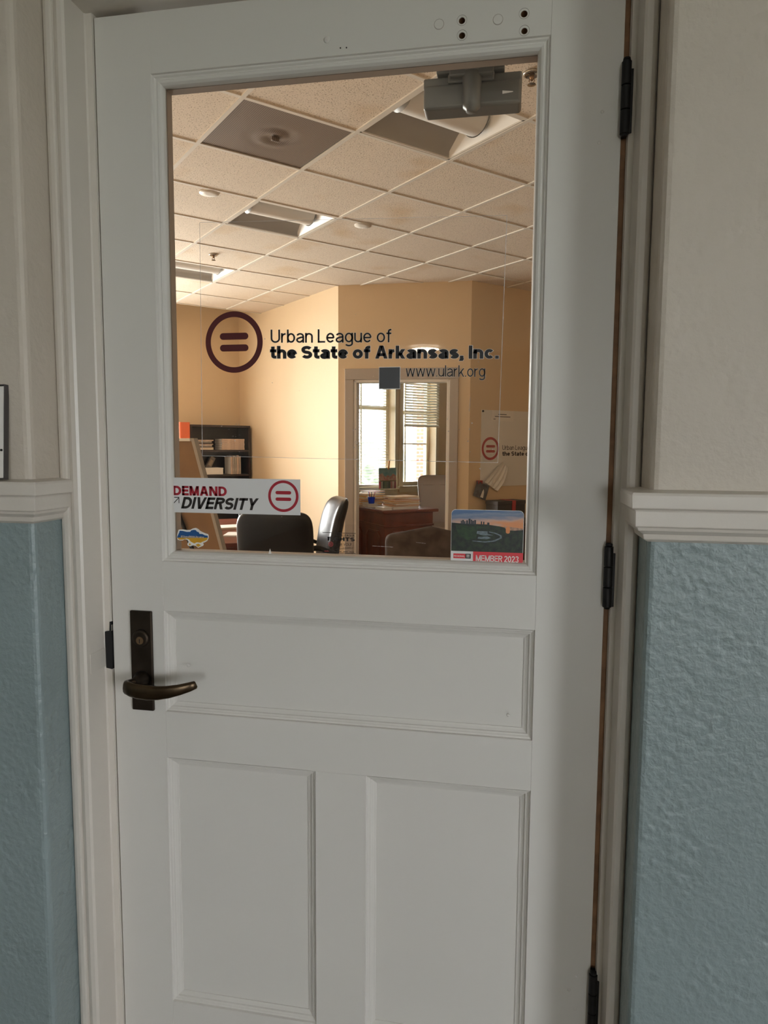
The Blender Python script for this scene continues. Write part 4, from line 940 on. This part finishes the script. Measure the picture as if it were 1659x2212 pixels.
# conference table
tb = thing('conference_table', 'reddish brown conference table with papers on it', 'table', (-1.57, 4.33, 0), R(120))
top = [(.86*math.copysign(abs(math.cos(a))**.55, math.cos(a)), .48*math.copysign(abs(math.sin(a))**.55, math.sin(a))) for a in [2*math.pi*k/48 for k in range(48)]]
MB().prism(top, .715, .75).build('table_top', M['mahogany'], tb, bevel=.008, seg=3)
MB().prism([(x*.985, y*.97) for x, y in top], .69, .715).build('table_apron', M['mahogany'], tb)
for x in (-.42, .42): boxat('pedestal', (x-.08, -.16, .03), (x+.08, .16, .69), M['mahogany'], tb, .01); boxat('pedestal_foot', (x-.10, -.20, 0), (x+.10, .20, .05), M['mahogany'], tb, .008)
for k, (x, y, r_, h, l) in enumerate(((-1.33, 3.98, 12, .010, 'thin stack of white paper on the conference table near the board'), (-1.62, 4.40, 40, .016, 'cream paper pad on the conference table beside the white stack'), (-1.26, 4.36, -20, .006, 'loose white sheets in the middle of the conference table'))):
    t = thing('paper_stack', l, 'papers', (x, y, .7505), R(r_)); boxat('sheets', (-.14, -.108, 0), (.14, .108, h), M['paper' if k != 1 else 'paper2'], t); boxat('top_sheet', (-.135, -.10, h), (.142, .11, h+.0008), M['paper'], t)

# executive chairs
def make_chair(label, leather, sheen=None, group='black leather office chairs', hb=1.04):
    t = thing('office_chair', label, 'chair', (0, 0, 0), 0, group); lm = M[leather]
    def bend(x, y, z): return (x, y - .10*((z)/.3)*.5 - .05*(z/.33)**2*(1 if z > 0 else .3) + .55*x*x*1.2, z)
    zc = .74*hb/1.04; hh = (hb-.46)
    b = MB().pillow(superell(.50, hh, 6.0, 56), .115, 9, 5.0, bend)
    b.v = [(x, y-.235, z+hb-hh/2) for x, y, z in b.v]; b.build('backrest', lm, t, True)
    s = MB().pillow(superell(.52, .50, 5.0, 48), .12, 8, 4.0); s.v = [(x, z, y+.455) for x, y, z in s.v]; s.build('seat', lm, t, True)
    boxat('seat_pan', (-.16, -.17, .375), (.16, .17, .405), M['black'], t, .01)
    for sx in (-1, 1):
        MB().sweep([((sx*.26, -.20, .50), .016, .022), ((sx*.30, -.18, .62), .016, .024), ((sx*.305, -.05, .665), .022, .016), ((sx*.305, .14, .66), .024, .016), ((sx*.29, .20, .60), .018, .02), ((sx*.25, .16, .44), .016, .02)], up=(sx, 0, 0), seg=10).build('armrest', M['black'], t, True)
    MB().lathe([(.030, .12), (.030, .25), (.022, .25), (.022, .38)]).build('gas_column', M['black'], t, True)
    for k in range(5):
        a = 2*math.pi*k/5+.3; c, d = math.cos(a), math.sin(a)
        MB().sweep([((0, 0, .125), .028, .022), ((c*.16, d*.16, .105), .024, .016), ((c*.29, d*.29, .082), .018, .012)], seg=8).build('base_arm', M['black'], t, True)
        w_ = MB().lathe([(.024, -.02), (.027, -.008), (.027, .008), (.024, .02)], (0, 0, 0), 'x', 14); w_.build('caster', M['black'], t, True, loc=(c*.29, d*.29, .0275), rz=a+math.pi/2)
    return t
ch = make_chair('black leather office chair showing its plain back before the table', 'leather'); ch.location = (-.80, 3.31, 0); ch.rotation_euler[2] = R(12)
c2 = copy_tree(ch); c2['label'] = 'black leather office chair turned sideways beside the partition wall'; c2.location = (-.90, 4.23, 0); c2.rotation_euler[2] = R(118)
c3 = copy_tree(ch); c3['label'] = 'black leather office chair facing the door from the table far end'; c3.location = (-1.80, 5.55, 0); c3.rotation_euler[2] = R(188)
c4 = make_chair('taupe leather executive chair behind the mahogany desk', 'greyleather', hb=1.10, group='executive chairs'); c4.location = (-.06, 7.30, 0); c4.rotation_euler[2] = R(208)
q = MB().sweep([((-.19, -.215, .985), .012, .008), ((0, -.245, .975), .013, .009), ((.19, -.215, .985), .012, .008)], seg=8).build('back_crease', M['greyleather'], c4, True)

# tufted side chair, facing the door
am = thing('tufted_chair', 'brown suede side chair with humped tufted back below the glass', 'chair', (.300, 2.76, 0), R(8))
ol = []
N = 96
for k in range(N):
    a = 2*math.pi*k/N; c, d = math.cos(a), math.sin(a)
    x = .265*math.copysign(abs(c)**(2/14), c); z = .27*math.copysign(abs(d)**(2/14), d)
    x *= 1 - .10*(.27-z)/.54
    if d > 0: z += .036*math.exp(-(x/.12)**2) - .003 - .012*(abs(x)/.265)**2
    ol.append((x, z))
TU = [(-.15, .08), (0, .10), (.15, .08), (-.075, -.02), (.075, -.02), (-.15, -.14), (0, -.12), (.15, -.14)]
def tuft(x, y, z):
    if y < 0:
        for tx, tz in TU: y += .032*math.exp(-((x-tx)**2+(z-tz)**2)/.0013)
    return (x, y + .06*z, z)
b = MB().pillow(ol, .13, 18, 7.0, tuft); b.v = [(x, y+.02, z+.695) for x, y, z in b.v]; bk = b.build('backrest', M['suede'], am, True)
for tx, tz in TU: MB().lathe([(.011, 0), (.008, -.006), (.003, -.008)], (tx, -.012+.06*tz, tz+.695), 'y', 12).build('button', M['suede'], bk, True)
s = MB().pillow(superell(.54, .50, 6, 40), .13, 8, 4.0); s.v = [(x, z-.23, y+.42) for x, y, z in s.v]; s.build('seat_cushion', M['suede'], am, True)
boxat('seat_frame', (-.25, -.46, .30), (.25, .02, .38), M['espresso'], am, .01)
for sx in (-1, 1):
    for y in (-.43, -.0): MB().lathe([(.016, 0), (.026, .31)], (sx*.22, y, 0), 'z', 12).build('leg', M['espresso'], am, True)

# ------------------------------------------------ poster wall
pw = Matrix.Rotation(aw, 4, 'Z'); pw.translation = (C3.x, C3.y, 0)
ps = thing('wall_poster', 'white wall banner with red ring emblem and black organisation name', 'poster', (C3.x, C3.y, 0), aw)
P0 = .155
boxat('banner_sheet', (P0, -.006, 1.045), (1.62, -.002, 1.84), M['poster'], ps)
q = MB(); annulus(q, .285, 1.441, .120, .094, -.0075, -.006); q.build('emblem_ring', M['posterred'], ps)
for z in (1.452, 1.400): MB().prism(capsule(.225, .350, z, z+.026), -.0075, -.006, 'y').build('emblem_bar', M['posterred'], ps)
lettering('banner_text', 'Urban League of', .455, .93, 1.428, .050, -.006, M['posterink'], ps, .11, th=.001)
lettering('banner_text', 'the State of Arkansas, Inc.', .455, 1.36, 1.366, .046, -.006, M['posterink'], ps, .22, th=.001)
MB().lathe([(.012, -.006), (.010, -.014)], (P0+.018, 0, 1.826), 'y', 12).build('pin', M['black'], ps)
cd = thing('notice_card', 'small white printed card pinned at the banner top', 'card', (C3.x, C3.y, 0), aw)
boxat('card_sheet', (.29, -.011, 1.728), (.60, -.0085, 1.840), M['paper'], cd)
for x0, x1, z in ((.38, .50, 1.795), (.335, .555, 1.772), (.315, .345, 1.745)): boxat('print_line', (x0, -.0118, z), (x1, -.011, z+.007), M['posterink'], cd)
pc = thing('photo_print', 'dark tilted photograph clipped below the banner corner', 'photograph', (C3.x, C3.y, 0), aw)
def rot2(pts, c, a): return [(c[0]+(x-c[0])*math.cos(a)-(z-c[1])*math.sin(a), c[1]+(x-c[0])*math.sin(a)+(z-c[1])*math.cos(a)) for x, z in pts]
cc = (.150, 1.005); ph = R(-19)
MB().prism(rot2([(.06, .925), (.24, .925), (.24, 1.085), (.06, 1.085)], cc, ph), -.030, -.028, 'y').build('photo_sheet', mat('photo_dark', (.05, .05, .055), .35, col2=(.17, .17, .19), vscale=18), pc)
MB().prism(rot2([(.158, .94), (.198, .94), (.190, 1.00), (.175, 1.03), (.165, 1.00)], cc, ph), -.0312, -.030, 'y').build('photo_light_shape', M['paper'], pc)
for dx in (-.03, .015): boxat('photo_clip', (.135+dx, -.034, 1.078), (.147+dx, -.001, 1.112), M['posterred'], pc)
tp = thing('tissue_paper', 'crumpled white tissue paper fan pinned on the banner', 'paper', (C3.x, C3.y, 0), aw)
vs = []; n = 10; rn = random.Random(3)
A_, B_ = ((.44, 1.305), (.50, 1.24)), ((.175, 1.10), (.385, .985))
for k in range(n+1):
    t = k/n
    for l in range(n+1):
        s_ = l/n; x = (A_[0][0]*(1-s_)+A_[1][0]*s_)*(1-t)+(B_[0][0]*(1-s_)+B_[1][0]*s_)*t; z = (A_[0][1]*(1-s_)+A_[1][1]*s_)*(1-t)+(B_[0][1]*(1-s_)+B_[1][1]*s_)*t
        x += .05*math.sin(t*math.pi)*(s_-.2); vs.append((x, -.030-.014*math.cos(l*math.pi*.9)-.008*rn.random(), z+.004*rn.random()))
fs = [(k*(n+1)+l, k*(n+1)+l+1, (k+1)*(n+1)+l+1, (k+1)*(n+1)+l) for k in range(n) for l in range(n)]
o = MB().add(vs, fs).build('tissue_sheet', M['paper'], tp); sm = o.modifiers.new('t', 'SOLIDIFY'); sm.thickness = .0015
ct = thing('low_cabinet', 'dark wooden low cabinet against the banner wall', 'cabinet', (C3.x, C3.y, 0), aw)
boxat('cabinet_top', (.12, -.42, .665), (1.42, -.02, .695), M['espresso'], ct, .004)
boxat('cabinet_body', (.14, -.40, .05), (1.40, -.03, .665), M['espresso'], ct, .003); boxat('plinth', (.16, -.38, 0), (1.38, -.05, .05), M['espresso'], ct)
for k in range(3):
    d_ = boxat('cabinet_door', (.15+k*.415, -.418, .07), (.555+k*.415, -.40, .655), M['espresso'], ct, .003); boxat('handle', (.51+k*.415, -.432, .34), (.525+k*.415, -.418, .46), M['chrome'], d_, .003)
gb_ = thing('gift_box', 'dark box with a red ribbon band on the low cabinet', 'box', (C3.x, C3.y, .695), aw)
boxat('box_body', (.19, -.24, 0), (.575, -.06, .200), M['bookdark'], gb_, .004); boxat('box_lid', (.185, -.245, .175), (.58, -.055, .212), M['bookdark'], gb_, .003)
boxat('ribbon', (.385, -.2475, 0), (.435, -.053, .2145), M['posterred'], gb_)

# ------------------------------------------------ inner office desk
AZ = R(38)
dk = thing('executive_desk', 'mahogany executive desk with moulded panels in the inner office', 'desk', (-.60, 6.20, 0), AZ)
LW, LD, HD = .64, 1.55, .76         # local x = end panel width, local y = length
boxat('desk_top', (-.02, -.02, HD-.035), (LW+.05, LD+.03, HD), M['mahogany'], dk, .010)
boxat('desk_frieze', (.012, .012, .585), (LW-.01, LD-.01, HD-.035), M['mahogany'], dk, .002)
boxat('desk_moulding', (0, 0, .570), (LW, LD, .592), M['mahogany'], dk, .006)
boxat('desk_body', (.018, .018, .06), (LW-.018, LD-.018, .572), M['mahogany'], dk, .002)
boxat('desk_plinth', (.0, .0, .0), (LW, LD, .07), M['mahogany'], dk, .006)
def oct_(a0, a1, z0, z1, c): return [(a0+c, z0), (a1-c, z0), (a1, z0+c), (a1, z1-c), (a1-c, z1), (a0+c, z1), (a0, z1-c), (a0, z0+c)]
def octring(axis, pl, a0, a1):
    pts = []; zz0, zz1 = .14, .52
    def P(p, d): return (p[0], pl-d, p[1]) if axis == 'y' else (pl-d, p[0], p[1])
    prof = [(0, 0), (0, .010), (.010, .014), (.020, .008), (.020, 0)]; vs = []; fs = []
    for i, d in prof: vs += [P(p, d) for p in oct_(a0+i, a1-i, zz0+i, zz1-i, .055)]
    for k in range(4):
        for j in range(8): fs.append((k*8+j, k*8+(j+1) % 8, (k+1)*8+(j+1) % 8, (k+1)*8+j))
    MB().add(vs, fs).build('panel_moulding', M['mahogany'], dk)
octring('y', .018, .07, LW-.07); octring('x', .018, .10, .46); octring('x', .018, .58, 1.0); octring('x', .018, 1.1, 1.46)
def dloc(x, y, z=HD): 
    c, s = math.cos(AZ), math.sin(AZ); return (-.60+x*c-y*s, 6.20+x*s+y*c, z+.0005)
def desk_paper(name, x, y, r_, w_, d_, h, m_, label, cat, grp, z=HD):
    t = thing(name, label, cat, dloc(x, y, z), AZ+R(r_), grp)
    boxat('cover', (-w_/2, -d_/2, 0), (w_/2, d_/2, h*.25), M[m_], t); boxat('sheets', (-w_/2+.006, -d_/2+.006, h*.25), (w_/2-.006, d_/2-.006, h*.75), M['paper'], t); boxat('cover', (-w_/2, -d_/2, h*.75), (w_/2, d_/2, h), M[m_], t)
G = 'folders piled on the mahogany desk'
zz = HD
for k, (m_, h, r_) in enumerate((('paper', .030, 2), ('orangefolder', .016, -4), ('paper2', .020, 6), ('manila', .018, -2), ('orangefolder', .022, 5), ('paper', .014, -8), ('manila', .016, 9))):
    desk_paper('folder', .315+.01*(k % 3), .20+.012*(k % 2), r_, .34, .25, h, m_, CN[m_]+' folder, '+nth(k)+' of the desk corner pile', 'folder', G, zz); zz += h+.0006
zz = HD
for k, (m_, h) in enumerate((('paper', .028), ('paper', .020), ('paper2', .016), ('paper', .012))):
    desk_paper('paper_stack', .50, .55+.02*(k % 2), 8*k-12, .24, .22, h, m_, CN[m_]+' paper stack, '+nth(k)+' of those beside the executive chair', 'papers', 'white papers on the desk', zz); zz += h+.0006
zz = HD
for k, (m_, h) in enumerate((('manila', .02), ('manila', .03), ('orangefolder', .02), ('manila', .035), ('manila', .03))):
    desk_paper('folder', .20+.015*(k % 2), .82+.02*(k % 3), 8*k-16, .30, .34, h, m_, CN[m_]+' folder, '+nth(k)+' of the desk pile by the wide window', 'folder', 'manila folders by the window', zz); zz += h+.0006
zz = HD
for k, (m_, h) in enumerate((('paper', .03), ('teal', .03), ('paper', .03), ('teal', .02), ('orangefolder', .014))):
    desk_paper('binder', .50, 1.30, 8*k-16, .24, .26, h, m_, CN[m_]+' binder, '+nth(k)+' of the desk pile by the narrow window', 'binder', 'binders by the window', zz); zz += h+.0006
desk_paper('paper_stack', .055, .12, 2, .11, .20, .03, 'paper', 'white paper bundle on the desk edge below the blue cup', 'papers', None); desk_paper('paper_stack', .08, .50, -6, .13, .18, .04, 'paper', 'white paper bundle on the desk edge behind the blue cup', 'papers', None)
cup = thing('pen_cup', 'blue plastic pen cup holding pens on the desk', 'pen cup', dloc(.08, .47, HD+.041))
MB().lathe([(.034, 0), (.044, .075), (.040, .075), (.032, .01)], (0, 0, 0), 'z', 10).build('cup', M['bluecup'], cup)
for k, (dx, dy, m_) in enumerate(((.02, .012, 'red'), (-.02, .01, 'bluecup'), (.004, -.02, 'ink'), (-.012, -.014, 'orange'))): MB().sweep([((dx*.5, dy*.5, .012), .004, .004), ((dx*1.9, dy*1.9, .135), .004, .004)], seg=8).build('pen', M[m_], cup, True)
# picture card hanging from the blind
pk = thing('hanging_card', 'colourful picture card with bookshelf design hanging by a clothespin on the blind', 'card', ext(2.40, .07, 0), R(45))
def cardmat():
    T = mat('card_sky_print', (.18, .42, .46), .5, col2=(.42, .55, .55), vscale=9); return T
boxat('card_sheet', (-.165, -.002, .80), (.165, .002, 1.125), M['paper'], pk)
boxat('printed_sky', (-.163, -.0032, .99), (.163, -.002, 1.123), cardmat(), pk)
MB().prism([(-.163, .925), (.163, .925), (.163, 1.00), (.10, 1.035), (.06, .99), (0, 1.01), (-.05, .985), (-.10, 1.045), (-.163, 1.02)], -.004, -.0032, 'y').build('printed_flowers', mat('card_pink_print', (.62, .24, .22), .5, col2=(.72, .55, .42), vscale=26), pk)
boxat('printed_shelf', (-.14, -.0046, .915), (.163, -.0032, .928), mat('card_olive', (.20, .16, .08), .5), pk)
cols = ((.70, .10, .14), (.62, .55, .48), (.12, .16, .13), (.25, .32, .22), (.30, .34, .32), (.12, .15, .12), (.62, .30, .28), (.70, .60, .55), (.35, .10, .14))
for k, c_ in enumerate(cols):
    w_ = .326/len(cols); boxat('printed_book', (-.163+k*w_, -.0046, .803), (-.163+(k+.92)*w_, -.0032, .914), mat('card_book_%d' % k, c_, .5), pk)
MB().prism([(-.002, 1.10), (.022, 1.10), (.038, 1.235), (.016, 1.235)], -.014, .006, 'y').build('clothespin', M['clothespin'], pk, bevel=.002)
